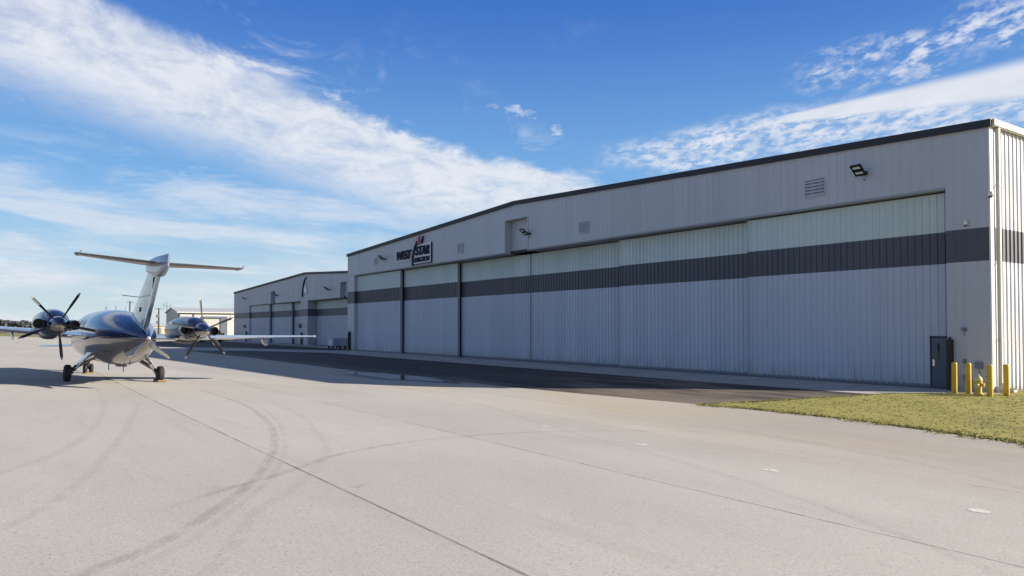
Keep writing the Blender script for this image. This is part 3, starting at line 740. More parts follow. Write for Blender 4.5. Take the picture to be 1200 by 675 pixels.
# wings: deep blue inboard of the nacelles, silver outboard
for sg in (1, -1):
    w = MB(); w.rings(airfoil([((.85, .80*sg, 1.50), 1.80, .13), ((.78, 2.07*sg, 1.575), 1.62, .115)], (0, 0, 1))); wi = w.build('wing_root', M['bluep'], A, smooth=35)
    fl = MB(); fl.box(-1.02, -.84, min(.95*sg, 1.62*sg), max(.95*sg, 1.62*sg), 1.50, 1.535); fl.build('flap', M['silverp'], wi)
    w = MB(); w.rings(airfoil([((.78, 2.07*sg, 1.575), 1.62, .115), ((.60, 3.2*sg, 1.63), 1.34, .09), ((.18, 6.75*sg, 1.81), .70, .045), ((.02, 7.0*sg, 1.83), .45, .02)], (0, 0, 1)))
    wo = w.build('wing', M['silverp'], A, smooth=35)
    al = MB(); al.rings(airfoil([((-.70, 2.6*sg, 1.605), .34, .03), ((-.42, 6.6*sg, 1.80), .24, .02)], (0, 0, 1))); al.build('aileron', M['silverp'], wo, smooth=35)
    for L_, ln in ((3.05, .95), (4.85, .75)):
        z0 = 1.62+.045*(L_-3); f = MB(); out = []
        for k in range(9):
            t = k/8; F = -.25-ln*t; hh = .20*math.sin(math.pi*min(1, t*.9+.1))**.7
            out.append([(F, L_*sg+.045*math.cos(a)*math.sin(math.pi*min(.96, t+.04)), z0-.10-.28*t*.6+hh*.55*math.sin(a)) for a in [2*math.pi*j/10 for j in range(10)]])
        f.rings(out); f.build('flap_fairing', M['silverp'], wo, smooth=45)
    for k in range(4):
        q = MB(); L_ = 5.6+.35*k; q.tube([(-.5, L_*sg, 1.75+.01*k), (-.68, L_*sg, 1.745+.01*k)], .008, 5); q.build('static_wick', M['black'], wo)
    t_ = MB(); t_.lathe([(0, -.12), (.035, -.1), (.04, .1), (0, .16)], 10, o=(-.05, 7.02*sg, 1.83), axis='x'); t_.build('wing_tip_light', M['lens'], wo, smooth=40)
# engine nacelles with pusher propellers
def blade_mesh(name, parent, ang, cw=1):
    """five-blade propeller blade, hub axis = local -x, ang measured seen from behind"""
    r0, r1 = .14, 1.09; out = []
    ca, sa = math.cos(ang), math.sin(ang)
    u = Vector((0, -ca, sa)); v = Vector((0, sa, ca)); ax = Vector((-1, 0, 0))   # seen from behind right is -y
    for k in range(11):
        t = k/10; r = r0+(r1-r0)*t
        ch = (.07+.13*math.sin(min(1, t*1.25)*math.pi*.5)*(1-.45*max(0, t-.55)/.45))*.55 if t < .97 else .03
        th = .028*(1-t)+.006; tw = R(62-40*t)
        cdir = v*math.cos(tw)+ax*math.sin(tw); tdir = v*-math.sin(tw)+ax*math.cos(tw)
        out.append([u*r+cdir*ch/2*x+tdir*th*y for x, y in ((-1, 0), (-.5, .7), (.2, 1), (1, 0), (.2, -.8), (-.5, -.7))])
    m = MB(); m.rings(out[:-1]); b = m.build(name, M['blade'], parent, smooth=60)
    m = MB(); m.rings(out[-2:]); m.build('blade_tip', M['bladetip'], b, smooth=60)
    return b
for sg, angs in ((1, [62, 134, 206, 278, 350]), (-1, [98, 26, -46, -118, 170])):
    N = bpy.data.objects.new('engine_nacelle_anchor', None)
    L_ = 2.065*sg; zc = 1.86
    NS = [(1.55, -.02, .10, .08, .08), (1.35, -.02, .26, .20, .20), (1.0, 0, .36, .33, .32), (.3, 0, .41, .42, .38), (-.6, 0, .43, .46, .40), (-1.3, 0, .43, .46, .40), (-1.8, 0, .40, .42, .37), (-2.15, 0, .33, .33, .31), (-2.42, 0, .255, .25, .25)]
    m = MB(); m.rings([section(*q, n=28, pw=2.1) for q in interp(NS)])
    nac = m.build('engine_nacelle', M['nacelle'], A, smooth=True); nac.location = (0, L_, zc)
    bpy.data.objects.remove(N)
    for e in (1, -1):
        x_ = MB(); rr = []
        for k, (F, off, rad) in enumerate(((-1.35, .26, .10), (-1.6, .36, .14), (-1.85, .43, .155), (-2.12, .47, .15), (-2.25, .475, .145))):
            rr.append([(F, e*off+rad*math.cos(a), -.02+rad*1.05*math.sin(a)) for a in [2*math.pi*j/16 for j in range(16)]])
        i_ = [[(F, e*.475+rad*math.cos(a), -.02+rad*1.05*math.sin(a)) for a in [2*math.pi*j/16 for j in range(16)]] for F, rad in ((-2.25, .128), (-1.95, .12))]
        x_.rings(rr+i_, cap=False); x_.poly([Vector(p) for p in i_[-1]], 1)
        x_.build('exhaust_stack', [M['nacelle'], M['black']], nac, smooth=50)
    sc_ = MB(); sc_.rings([[(F, hw*math.cos(a), -.36+zh*math.sin(a)) for a in [2*math.pi*j/16 for j in range(16)]] for F, hw, zh in ((1.1, .05, .03), (.95, .15, .10), (.2, .2, .14), (-.9, .18, .13), (-1.7, .09, .05))]); sc_.build('oil_scoop', M['black'], nac, smooth=50)
    sp_ = MB(); sp_.lathe([(.24, -2.43), (.235, -2.5), (.215, -2.68), (.17, -2.86), (.10, -3.0), (.04, -3.07), (0, -3.08)], 24, axis='x')
    pr = sp_.build('propeller_spinner', M['spinner'], nac, smooth=50)
    hubo = []
    for a in angs:
        b = blade_mesh('propeller_blade', pr, R(a)); b.location = (-2.60, 0, 0)
# fin, bullet, stabiliser
m = MB(); m.rings(airfoil([((-1.55, 0, 2.18), 2.6, .03), ((-2.15, 0, 2.2), 2.2, .09), ((-2.5, 0, 2.45), 1.93, .10), ((-4.15, 0, 3.55), 1.50, .07)], (0, 1, 0)))
m.rings(airfoil([((-1.2, 0, 1.9), 3.0, .04), ((-1.9, 0, 2.1), 2.45, .09), ((-2.35, 0, 2.35), 2.05, .10)], (0, 1, 0)))
m.rings(airfoil([((-2.0, 0, 1.55), 2.35, .10), ((-2.35, 0, 2.35), 2.05, .10)], (0, 1, 0)))
FIN = m.build('tail_fin', M['fin'], A, smooth=35)
ru = MB(); ru.rings(airfoil([((-3.92, 0, 1.78), .50, .075), ((-5.12, 0, 3.40), .55, .05)], (0, 1, 0))); ru.build('rudder', M['fin'], FIN, smooth=35)
mk = MB()
for (F0, F1, z0, z1) in ((-4.98, -4.94, 2.98, 3.30), (-5.16, -4.98, 3.28, 3.31), (-5.02, -4.90, 2.97, 3.0)):
    mk.box(F0, F0+(F1-F0)*.5, -.062, .062, z0, z1)
mk.build('rudder_hinge', M['black'], FIN)
mk = MB(); mk.box(-3.62, -3.57, -.098, .098, 2.32, 2.46); mk.box(-3.70, -3.62, -.094, .094, 2.42, 2.45); mk.build('registration_mark', M['black'], FIN)
mk = MB(); mk.tube([(-3.2, .05, 2.78), (-3.35, .55, 2.80)], .012, 6); mk.tube([(-3.2, -.05, 2.78), (-3.35, -.30, 2.78)], .012, 6); mk.build('antenna_rod', M['steel'], FIN)
bu = MB(); prof = [(-3.75, 3.62, .04, .04, .03), (-4.05, 3.63, .09, .15, .13), (-4.5, 3.64, .12, .22, .22), (-5.2, 3.65, .125, .24, .34), (-5.7, 3.65, .12, .24, .36), (-6.05, 3.66, .10, .23, .28), (-6.35, 3.68, .05, .21, .18), (-6.42, 3.68, .025, .20, .16)]
bu.rings([section(*q, n=24, pw=3.2) for q in interp(prof, 2)]); bu.build('tail_fairing', M['bulletp'], FIN, smooth=45)
for sg in (1, -1):
    s_ = MB(); s_.rings(airfoil([((-4.6, .10*sg, 3.67), 1.25, .052), ((-5.55, 2.05*sg, 3.69), .62, .028), ((-5.7, 2.13*sg, 3.69), .42, .02)], (0, 0, 1)))
    sb_ = s_.build('stabiliser', M['bouncep'], A, smooth=35)
    e_ = MB(); e_.rings(airfoil([((-5.55, .2*sg, 3.67), .36, .04), ((-5.98, 2.08*sg, 3.69), .24, .025)], (0, 0, 1))); e_.build('elevator', M['strut'], sb_, smooth=35)
    e_ = MB(); e_.rings(airfoil([((-5.5, 2.08*sg, 3.70), .62, .05), ((-5.6, 2.17*sg, 3.71), .5, .03)], (0, 0, 1))); e_.tube([(-6.1, 2.1*sg, 3.73), (-6.35, 2.1*sg, 3.75)], .01, 5); e_.build('balance_horn', M['strut'], sb_, smooth=35)
# ventral fins under the tail cone
for sg in (1, -1):
    v_ = MB(); P_ = [(-3.1 if sg > 0 else -3.8, (.36 if sg > 0 else -.22), 1.12 if sg > 0 else 1.25), (-4.45, .10*sg, 1.42), (-4.98, .50*sg, 1.02), (-4.75, .55*sg, .96)]
    nrm = Vector((0, .5*sg, .86)).normalized()*.018
    v_.prism([Vector(p)-nrm for p in P_], nrm*2); v_.build('ventral_fin', M['bluep'], A, bevel=.008)
    e_ = MB(); e_.tube([P_[1], P_[2], P_[3]], .02, 8); e_.tube([P_[3], P_[0]], .018, 8); e_.build('strake_edge', M['chrome'], A)
tlm = MB(); tlm.lathe([(0, -.10), (.035, -.08), (.05, -.02), (.05, .08), (0, .1)], 12, o=(-4.6, 0, 1.53), axis='x'); tlm.build('tail_light', M['lens'], A, smooth=50)
# canard
for sg in (1, -1):
    c_ = MB(); c_.rings(airfoil([((6.75, .32*sg, 1.10), .85, .06), ((6.45, 1.60*sg, 1.03), .58, .035), ((6.35, 1.68*sg, 1.03), .40, .015)], (0, 0, 1))); c_.build('canard', M['bluep'], A, smooth=35)
# windows
def hull_at(F, ang):
    ST2 = interp(ST)
    for a, b in zip(ST2, ST2[1:]):
        if b[0] <= F <= a[0]:
            t = (a[0]-F)/(a[0]-b[0]); q = [a[j]+(b[j]-a[j])*t for j in range(5)]
            c, s_ = math.cos(ang), math.sin(ang)
            return Vector((F, q[2]*math.copysign(abs(c)**(2/2.15), c), q[1]+(q[3] if s_ > 0 else q[4])*math.copysign(abs(s_)**(2/2.15), s_)))
def window(F, sg, w, hh, a0):
    P = []
    for k in range(16):
        a = 2*math.pi*k/16; f_ = F+w*math.cos(a); an = a0+hh*math.sin(a)
        p = hull_at(f_, an if sg > 0 else math.pi-an); c = Vector((f_, 0, 1.53)); P.append(p+(p-c).normalized()*.006)
    m = MB(); m.poly(P); return m.build('window', M['glass'], A, recalc=False)
for sg in (1, -1):
    for F in (1.0, 1.8, 2.6, 3.4, 4.2): window(F, sg, .17, .24, .38)
    window(5.35, sg, .42, .22, .62)
# windscreen
m = MB()
for k in range(10):
    a = R(50+8*k); b_ = R(58+8*k)
    m.quad(*[p+Vector((.006, 0, .008)) for p in (hull_at(6.35, a), hull_at(6.35, b_), hull_at(5.9, b_), hull_at(5.9, a))])
m.build('windscreen', M['glass'], A, recalc=False)
# belly details: antennas, beacon
for F, L0 in ((-1.3, .0), (-.2, .25), (-2.2, 0.0)):
    m = MB(); z = .62 if F > -1.5 else .86; m.box(F-.06, F+.05, L0-.008, L0+.008, z-.20, z+.05); m.box(F-.1, F+.02, L0-.006, L0+.006, z-.22, z-.18); m.build('belly_antenna', M['strut'], A)
m = MB(); m.box(-1.1, -.7, -.14, .14, .55, .60); m.build('belly_drain', M['strut'], A)
m = MB(); m.box(.6, .74, -.012, .012, 2.42, 2.62); m.tube([(-1.0, 0, 2.32), (-1.0, 0, 2.55)], .010, 6); m.box(2.4, 2.6, -.012, .012, 2.43, 2.66); m.build('dorsal_antenna', M['silverp'], A)
# landing gear
def wheel(name, parent, o, r, w):
    e = empty(name, o); e.parent = parent
    m = MB(); m.lathe([(r*.52, -w*.42), (r*.80, -w*.5), (r*.95, -w*.40), (r, -w*.2), (r, w*.2), (r*.95, w*.40), (r*.80, w*.5), (r*.52, w*.42)], 28, axis='y'); m.build('tyre', M['tyre'], e, smooth=50)
    m = MB(); m.lathe([(0, -w*.30), (r*.30, -w*.34), (r*.54, -w*.42), (r*.54, w*.42), (r*.30, w*.34), (0, w*.30)], 20, axis='y'); m.build('rim', M['rim'], e, smooth=35)
    return e
for sg in (1, -1):
    G = empty('main_gear', (0, 0, 0)); G.parent = A
    wheel('wheel', G, (0, 1.42*sg, .275), .275, .20)
    m = MB(); m.tube([(.25, .42*sg, .92), (.22, .62*sg, .82), (.10, 1.25*sg, .42)], [.075, .07, .055], 12); m.tube([(.10, 1.25*sg, .44), (0, 1.29*sg, .275), (0, 1.40*sg, .275)], [.055, .05, .04], 10); m.build('leg', M['strut'], G, smooth=50)
    m = MB(); m.tube([(-.15, .60*sg, .95), (.0, .98*sg, .70)], .055, 12); m.tube([(.0, .98*sg, .70), (.04, 1.22*sg, .36)], .032, 10); m.build('shock_strut', M['chrome'], G, smooth=50)
    m = MB(); m.tube([(.16, .80*sg, .70), (-.02, 1.0*sg, .62), (-.03, 1.24*sg, .34)], .016, 6); m.tube([(.18, 1.1*sg, .5), (.12, 1.2*sg, .55), (.05, 1.26*sg, .36)], .013, 6); m.build('brake_line', M['black'], G)
    m = MB(); m.prism([(.55, .78*sg, .95), (-.35, .78*sg, .98), (-.30, 1.12*sg, .60), (.42, 1.12*sg, .58)], (0, .012*sg, .016)); m.build('gear_door', M['silverp'], G, bevel=.005)
G = empty('nose_gear', (5.55, 0, 0)); G.parent = A
for L0 in (.11, -.11): wheel('wheel', G, (0, L0, .20), .20, .12)
m = MB(); m.tube([(0, -.10, .20), (0, .10, .20)], .03, 8); m.tube([(0, 0, .20), (.08, 0, .45), (.15, 0, .95)], [.045, .05, .06], 10); m.tube([(-.08, 0, .3), (-.35, 0, .85)], .03, 8); m.build('leg', M['strut'], G, smooth=50)
for sg in (1, -1):
    m = MB(); m.prism([(.35, .18*sg, .80), (-.6, .18*sg, .80), (-.6, .24*sg, .55), (.30, .24*sg, .52)], (0, .012*sg, 0)); m.build('gear_door', M['silverp'], G)
# chocks
def chock(F, L0, label):
    Mx = A.matrix_basis; P = Mx @ Vector((F, L0, 0))
    r = empty('wheel_chock', P, A.rotation_euler); tag(r, label, 'chock', 'wheel chocks under the aircraft')
    for s_ in (1, -1):
        b = MB(); b.prism([(.36*s_, -.13, .005), (.24*s_, -.13, .005), (.31*s_, -.13, .075), (.36*s_, -.13, .075)], (0, .26, 0)); b.build('wedge', M['chock'], r)
    b = MB(); b.tube([(.30, .14, .03), (-.30, .14, .03)], .012, 6); b.build('rope', M['strut'], r)
bpy.context.view_layer.update()
chock(0, -1.42, 'yellow chock at the right main wheel'); chock(5.55, 0, 'yellow chock at the nose wheel under the aircraft')

# ------------------------------------------------------------------ ground equipment by the far corner
Gp = empty('power_cart', (-72.6, 1.9, 0)); tag(Gp, 'pale blue boxy power cart between the two hangars', 'cart')
b = MB(); b.box(-.9, .9, -.55, .55, .30, 1.15); b.box(-.9, .2, -.5, .5, 1.15, 1.22); b.build('housing', M['cartblue'], Gp, bevel=.04)
b = MB(); b.box(-.5, .4, -.56, -.552, .45, 1.0); b.build('side_panel', M['signwhite'], Gp)
for x in (-.6, .6):
    for y in (-.5, .5):
        b = MB(); b.lathe([(0, -.06), (.16, -.06), (.16, .06), (0, .06)], 14, o=(x, y, .17), axis='y'); b.build('wheel', M['tyre'], Gp)
Gt = empty('tool_cart', (-69.6, 2.3, 0)); tag(Gt, 'dark low trailer beside the near hangar left corner', 'cart')
b = MB(); b.box(-1.3, 1.2, -.6, .6, .40, 1.25); b.build('body', M['bggrey'], Gt, bevel=.02)
b = MB(); b.box(-1.35, 1.25, -.65, .65, .30, .40); b.tube([(-1.3, 0, .35), (-2.0, 0, .25)], .03, 6); b.build('frame', M['steel'], Gt)
for x in (-.8, .8):
    for y in (-.62, .62):
        b = MB(); b.lathe([(0, -.08), (.22, -.08), (.22, .08), (0, .08)], 14, o=(x, y, .22), axis='y'); b.build('wheel', M['tyre'], Gt)
Gs = empty('maintenance_stand', (-69.0, 3.9, 0)); tag(Gs, 'pale metal work stand with railings behind the dark trailer', 'work stand')
b = MB(); b.box(-1.2, 1.2, -.4, .4, 1.1, 1.16); b.build('platform', M['galv'], Gs)
b = MB()
for x in (-1.2, 0, 1.2):
    for y in (-.4, .4): b.tube([(x, y, 0), (x, y, 2.15)], .03, 6)
for z in (1.65, 2.15):
    for y in (-.4, .4): b.tube([(-1.2, y, z), (1.2, y, z)], .03, 6)
b.build('railing', M['galv'], Gs)

# ------------------------------------------------------------------ far building and vehicles
B = empty('workshop_building', (-150, -1.3, -.1)); tag(B, 'white metal workshop with a beige roll door beyond the far hangar', 'building')
ez, rz, W_, Ly = 5.75, 6.75, 13., 34.
for x in (0, -W_):
    b = MB(); b.quad((x, 0, 0), (x, Ly, 0), (x, Ly, ez), (x, 0, ez)); b.build('long_wall', M['bgwhite'], B, recalc=False)
for y in (0, Ly):
    b = MB(); b.poly([(0, y, 0), (0, y, ez), (-W_/2, y, rz), (-W_, y, ez), (-W_, y, 0)]); b.build('gable_wall', M['bgwhite'], B)
b = MB(); b.prism([(.3, -.3, ez-.02), (-W_/2, -.3, rz), (-W_/2, Ly+.3, rz), (.3, Ly+.3, ez-.02)], (0, 0, .12)); b.prism([(-W_-.3, -.3, ez-.02), (-W_/2, -.3, rz), (-W_/2, Ly+.3, rz), (-W_-.3, Ly+.3, ez-.02)], (0, 0, .12)); rf = b.build('roof', M['roof'], B)
b = MB(); b.box(.3, .48, -.3, Ly+.3, ez-.15, ez+.08); b.build('gutter', M['bgwhite'], rf)
b = MB(); b.box(.02, .10, 4.9, 8.2, 0, 4.55); rd = b.build('roll_door', M['bgdoor'], B)
b = MB(); b.box(.02, .35, 4.6, 9.6, 4.55, 4.95); b.box(.02, .25, 8.2, 9.6, 0, 4.55); b.build('door_frame_shade', M['bggrey'], rd)  # dark right-hand panel stands in for the shade beside the door
b = MB(); b.box(.02, .08, 10.2, 11.6, 4.2, 5.3); wn = b.build('window', M['bgwhite'], B)
b = MB(); b.box(.085, .10, 10.35, 11.45, 4.35, 5.15); b.build('pane', M['lens'], wn)
b = MB(); b.box(.02, .10, .6, 2.1, 2.4, 4.9); b.build('wall_panel', M['bggrey'], B)
for y in (.2, 2.9):
    b = MB(); b.box(.02, .18, y, y+.16, 0, ez-.1); b.build('downspout', M['galv'], B)

T = empty('tug', (-137.5, 3.0, 0)); T.scale = (1.3, 1.3, 1.3); tag(T, 'orange yellow tug parked in front of the white workshop', 'tug')
b = MB(); b.box(-.7, .7, -1.2, 1.2, .35, 1.15); b.box(-.6, .6, -1.3, -.2, 1.15, 1.40); b.build('body', M['tugyellow'], T, bevel=.08)
b = MB(); b.box(-.4, .4, .25, .7, 1.15, 1.5); b.tube([(0, .0, 1.15), (0, -.15, 1.55)], .03, 6); b.build('seat', M['black'], T)
b = MB(); b.tube([(-.6, -.1, 1.2), (-.6, -.1, 2.0), (.6, -.1, 2.0), (.6, -.1, 1.2)], .04, 6); b.build('roll_bar', M['tugyellow'], T)
for y in (-.8, .8):
    for x in (-.68, .68):
        b = MB(); b.lathe([(0, -.12), (.2, -.12), (.34, -.1), (.34, .1), (.2, .12), (0, .12)], 16, o=(x, y, .34), axis='x'); b.build('wheel', M['tyre'], T, smooth=40)
def car(loc, rz, mat, label, van=False):
    r = empty('parked_van' if van else 'parked_car', loc, (0, 0, rz)); tag(r, label, 'van' if van else 'car', 'vehicles parked far across the airfield')
    b = MB(); hh = 1.9 if van else 1.42
    P = [(-2.2, .35), (-2.25, .8), (-2.1, .95), (-1.5, hh-.02 if van else 1.05), (-1.0, hh), (1.0 if not van else 2.1, hh), (1.7 if not van else 2.2, .95), (2.2, .9), (2.25, .35)]
    b.prism([(p[0], -.85, p[1]) for p in P], (0, 1.7, 0)); b.build('body', mat, r, bevel=.08)
    for s_ in (1, -1):
        b = MB(); b.prism([(-1.3, .853*s_, 1.0), (-.95, .853*s_, hh-.12), (.95, .853*s_, hh-.12), (1.45, .853*s_, 1.0)], (0, .01*s_, 0)); b.build('side_window', M['glass'], r)
    for x in (-1.4, 1.4):
        for y in (-.8, .8):
            b = MB(); b.lathe([(0, -.1), (.2, -.1), (.33, -.09), (.33, .09), (.2, .1), (0, .1)], 16, o=(x, y, .33), axis='y'); b.build('wheel', M['tyre'], r, smooth=40)
    return r
def c2w(X, D):
    X -= 18.451; D -= 28.572; s, c = math.sin(.606), math.cos(.606); return X*s-D*c, X*c+D*s
def far(px, D):
    X_ = (px-600)/868.9*D; x, y = c2w(X_, D); return (x, y, zf(y)-.012)
car(far(3, 235), .3, M['white'], 'white van leftmost in the distant row beyond the apron', True)
car(far(13, 250), .9, M['white'], 'small white car next to the leftmost distant van')
car(far(28, 235), .5, M['bgwhite'], 'cream van in the middle of the distant row under the left wing', True)
car(far(38, 240), 1.1, M['white'], 'white car rightmost of the distant row, beside the left propeller')
car(far(247, 128), 1.2, M['redp'], 'red car parked in front of the white workshop')
# tan low building seen between the tail fin and the masts
M['tanwall'] = simple('tan wall sheet', (.42, .31, .19), .7)
B2 = empty('low_building', far(176, 300), (0, 0, .6)); tag(B2, 'long low tan building on the horizon right of the tail fin', 'building')
b = MB(); b.box(-6, 6, -14, 14, 0, 3.0); b.build('wall', M['tanwall'], B2)
b = MB(); b.prism([(-6.4, -14.4, 3.0), (0, -14.4, 4.4), (6.4, -14.4, 3.0)], (0, 28.8, 0)); b.build('roof', M['roof'], B2)
b = MB(); b.box(6.0, 6.06, -4, 0, 0, 2.4); b.build('roll_door', M['bggrey'], B2)

# utility poles and mast
def pole(loc, H, label, arms, trans=False):
    r = empty('utility_pole', loc, (0, 0, R(125))); tag(r, label, 'utility pole', 'utility poles behind the aircraft')
    b = MB(); b.tube([(0, 0, -.3), (0, 0, H)], [.24, .17], 10); b.build('pole', M['wood'], r, smooth=50)
    for z, w in arms:
        b = MB(); b.box(-w/2, w/2, -.19, -.10, z-.07, z+.07); a = b.build('crossarm', M['wood'], r)
        b = MB()
        for k in range(4):
            x = (-.5+k/3)*w*.92; b.lathe([(0, 0), (.05, .02), (.06, .12), (.03, .2), (0, .2)], 8, o=(x, -.14, z+.07))
        b.build('insulators', M['galv'], a)
    if trans:
        b = MB(); b.lathe([(0, 0), (.26, .0), (.28, .1), (.28, .75), (.2, .85), (0, .9)], 14, o=(-.45, 0, H-2.6)); b.lathe([(0, 0), (.22, .0), (.24, .6), (0, .7)], 14, o=(-.42, .1, H-4.2)); b.build('transformer', M['galv'], r, smooth=40)
    return r
pole(far(152, 220), 10.4, 'timber pole with one crossarm, left of the tail fin', [(10.0, 2.4)])
pole(far(186, 200), 7.8, 'timber pole with transformer, right of the tail fin', [(7.5, 3.0)], True)
m_ = empty('antenna_mast', far(195.5, 225)); tag(m_, 'tall thin antenna mast right of the transformer pole', 'mast')
b = MB(); b.tube([(0, 0, -.3), (0, 0, 6.5), (0, 0, 10.6)], [.22, .14, .05], 10); b.build('mast', M['galv'], m_, smooth=50)
b = MB(); b.tube([(-1.2, 1.2, 9.0), (1.2, -1.2, 9.0)], .05, 6)
for k in (-1.2, .7, 1.2): b.tube([(k, -k, 8.8), (k, -k, 10.1)], .045, 6)
b.tube([(-.8, .8, 7.2), (.8, -.8, 7.2)], .045, 6); b.build('antenna_arm', M['galv'], m_)

# ------------------------------------------------------------------ distant woods: one mass
mb = MB(); wr = random.Random(3)
def clump(x, y, z0, rw, hh, n, s):
    for _ in range(n):
        a = wr.uniform(0, 6.28); t = wr.random(); rr = rw*math.sqrt(wr.random())*(math.sin(math.pi*(.12+.84*t))**.6)
        p = Vector((x+rr*math.cos(a), y+rr*math.sin(a), z0+hh*(.08+.92*t)))
        u = Vector((wr.gauss(0, 1), wr.gauss(0, 1), wr.gauss(0, .6))).normalized(); v = u.cross(Vector((wr.gauss(0, 1), wr.gauss(0, 1), wr.gauss(0, 1)))).normalized()
        q = s*wr.uniform(.6, 1.3); mb.quad(p-u*q-v*q, p+u*q-v*q*.7, p+u*q*.8+v*q, p-u*q+v*q*.8)
for k in range(420):
    px = -420+k*1.7+wr.uniform(-1.5, 1.5); D = 560+wr.uniform(-35, 45)
    X_ = (px-600)/868.9*D; x, y = c2w(X_, D)
    if 280 < px < 1300: continue
    sh = 1.0 if px < 60 else .62
    clump(x, y, zf(y)-.3, wr.uniform(3.5, 5.5), wr.uniform(6.0, 7.6)*sh, 55, .8)
wd = mb.build('woods', M['foliage'], recalc=False); tag(wd, 'dark line of far-off trees along the horizon', 'woods', kind='stuff')

# ------------------------------------------------------------------ camera
cam_d = bpy.data.cameras.new('camera'); cam = bpy.data.objects.new('camera', cam_d); COL.objects.link(cam)
fpx = 868.9; cam_d.sensor_width = 36; cam_d.lens = fpx/1200*36; cam_d.clip_end = 6000; cam_d.clip_start = .1
cam_d.shift_y = (364.3-337.5)/1200
cam.location = (12.975, -31.44, 2.5)
pitch = math.atan((383.9-364.3)/fpx); fx, fy = -math.cos(.606), math.sin(.606)
cam.rotation_euler = (math.pi/2+pitch, 0, math.atan2(-fx, fy)); scene.camera = cam

# ------------------------------------------------------------------ light
EL = 21.7; sdir = Vector((.614*math.cos(R(EL)), .789*math.cos(R(EL)), math.sin(R(EL)))).normalized()
sd = bpy.data.lights.new('sun', 'SUN'); sd.energy = 5.0; sd.angle = R(.53); sd.color = (1., .90, .77)
so = bpy.data.objects.new('sun', sd); COL.objects.link(so)
so.rotation_euler = sdir.to_track_quat('Z', 'Y').to_euler()
w = bpy.data.worlds.new('World'); scene.world = w; w.use_nodes = True; nt = w.node_tree
bg = nt.nodes['Background']; bg.inputs['Strength'].default_value = .06
sky = nt.nodes.new('ShaderNodeTexSky'); sky.sky_type = 'NISHITA'; sky.sun_disc = False
sky.sun_elevation = R(EL); sky.sun_rotation = math.atan2(.614, .789); sky.air_density = 1.15; sky.dust_density = .35; sky.ozone_density = 2.5; sky.altitude = 100
class WM(Mat):
    def __init__(s): s.nt = nt; s.tc = nt.nodes.new('ShaderNodeTexCoord')
W = WM()
dx, dy, dz = W.xyz('Generated'); ev = dz.max(0.)
fwd = dx*fx+dy*fy; rgt = dx*fy+dy*(-fx); den = fwd.max(.05)
U = rgt/den; V = dz/den; front = fwd.ss(.05, .3)
# coordinates in degrees-like units: px of the photograph's tangent plane, fixed to world directions
PX = U*868.9+600.; PY = (V*-868.9)+383.9
dn = dz.max(.0)+.10
cl = W.vec(rgt/dn, fwd/dn, 0.)      # a flat cloud layer far above
n1 = W.noise(1.1, 9, .60, (1, .8, 1), vec=cl, dist=.25)
n2 = W.noise(4.2, 9, .66, (1., .7, 1), vec=cl, dist=.5)
puff = W.noise(19., 6, .62, (1., .62, 1), vec=cl, dist=.2)
warp = (n1-.5)*60.+(n2-.5)*46.
# main band, falling to the right
line = (PX*.405)+16.-((PX-480.).max(0.)*.22)
d = (PY-line)+warp
hw = (PX*-.062)+84.
up = (d*-1.)/hw.max(14.); dnn = d/hw.max(14.)
band = (up.ss(1.12, .68)*dnn.ss(1.35, .25)).clamp()*PX.ss(840., 620.)*(PX+(n2-.5)*200.).ss(-2500., -900.)
band = band*(n2.ss(.28, .58)*.40+.52+puff.ss(.35, .6)*.10)
fray = up.ss(2.5, .9)*up.gt(0.)*n2.ss(.52, .70)*PX.ss(860., 500.)*.55
# thin veils below it
tilt = PY-(PX*.10)
streak = W.noise(1., 8, .62, vec=W.vec((PX+PY*.3)*.0032, (PY-PX*.10)*.021, 3.1), dist=.3)
veil = streak.ss(.42, .64)*PY.ss(110., 230.)*PX.ss(640., 380.)*(dnn.ss(.0, 1.2))*.70
low = PY.ss(260., 385.)*.20*PX.ss(900., 350.)
veil2 = W.noise(1., 7, .6, vec=W.vec((PX)*.0026, (PY-PX*.12)*.030, 9.7)).ss(.50, .66)*PX.ss(560., 300.)*PY.ss(240., 285.)*.55
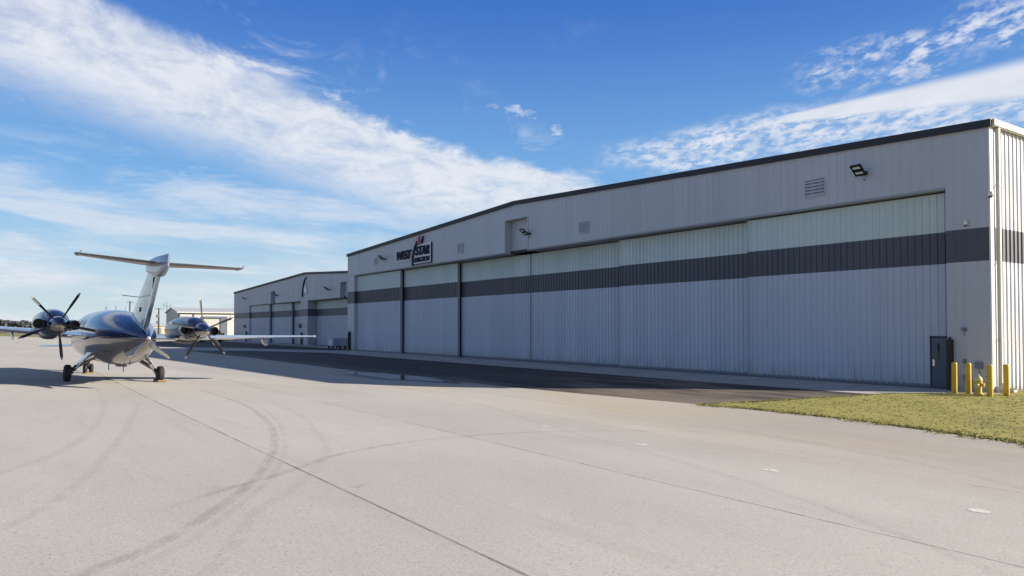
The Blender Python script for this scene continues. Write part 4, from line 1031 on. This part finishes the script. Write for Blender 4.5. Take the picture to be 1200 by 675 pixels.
# right: a smooth wedge, mackerel puffs below it and above it
wt = PX.ss(880., 1190.)
wc = (PX*-.165)+291.; wh = ((PX-880.)*.075).max(0.)+3.
wd_ = ((PY-wc+(n1-.5)*16.).abs()/wh)
wedge = wd_.ss(1.2, .45)*PX.ss(875., 940.)*(streak*.15+.93)
pm = ((PX-690.)/90.).clamp()*((PY-((PX*-.13)+277.)+(n1-.5)*70.).abs()/((PX-600.)*.05+16.)).ss(1.3, .35)*PX.ss(1400., 1150.)
mack = pm*(puff.ss(.38, .60)*.78+.18)*(n2.ss(.3, .6)*.5+.5)
pm2 = (((PX-1040.)/120.).pow(2.)+((PY-72.+(PX-1040.)*.16)/34.).pow(2.)+(n1-.5)*1.6).ss(1.2, .25)
pm3 = (((PX-1200.)/95.).pow(2.)+((PY-22.)/34.).pow(2.)+(n1-.5)*1.2).ss(1.2, .3)
up2 = (pm2+pm3).clamp()*puff.ss(.40, .64)*n2.ss(.36, .6)*.9
sm = ((((PX-602.)/30.).pow(2.)+((PY-127.-(PX-602.)*.25)/8.).pow(2.)+(puff-.5)*5.+(n2-.5)*4.).ss(1.1, -.4)+(((PX-650.)/12.).pow(2.)+((PY-152.)/8.).pow(2.)+(puff-.5)*5.+(n2-.5)*4.).ss(1.1, -.4)).clamp()*.75
wisps = n2.ss(.52, .74)*n1.ss(.38, .6)*.42*(PX.ss(500., 330.)*.8+.2)*PY.ss(330., 200.)
back = (n1.ss(.42, .66)*n2.ss(.30, .6)*.6+.12)*(front*-1.+1.)  # unseen cloud behind the camera, added to make the skylight more neutral
tot = ((band+fray).max(veil).max(wedge).max(mack).max(up2).max(sm).max(wisps)+low+veil2*.6)*front+back
tot = tot.clamp()*ev.ss(.95, .5).max(.25)
sat = nt.nodes.new('ShaderNodeHueSaturation'); sat.inputs['Saturation'].default_value = 1.22; sat.inputs['Value'].default_value = 1.0
nt.links.new(sky.outputs[0], sat.inputs['Color'])
grad = W.mix(ev.ss(.0, .20), (4.6, 6.1, 7.0), (2.0, 4.3, 7.4))
grad = W.mix(ev.ss(.10, .46), grad, (.32, 1.35, 5.1))
grad = W.mix(ev.ss(.45, .75), grad, (.55, .85, 1.6))  # unseen zenith greyed on purpose so its light is less blue
skyc = W.mix(.86, sat.outputs[0], grad)
shade = W.mul((7.2, 7.5, 8.1), (n2*.30+.78)*(puff*.12+.94))
fin = W.mix(tot*.93, skyc, shade)
nt.links.new(fin, bg.inputs['Color'])

# ------------------------------------------------------------------ render settings
scene.view_settings.view_transform = 'Standard'; scene.view_settings.look = 'None'
scene.view_settings.exposure = .96; scene.view_settings.gamma = 1.0; scene.view_settings.use_curve_mapping = False
scene.render.engine = 'CYCLES'; scene.render.resolution_x = 1024; scene.render.resolution_y = 576
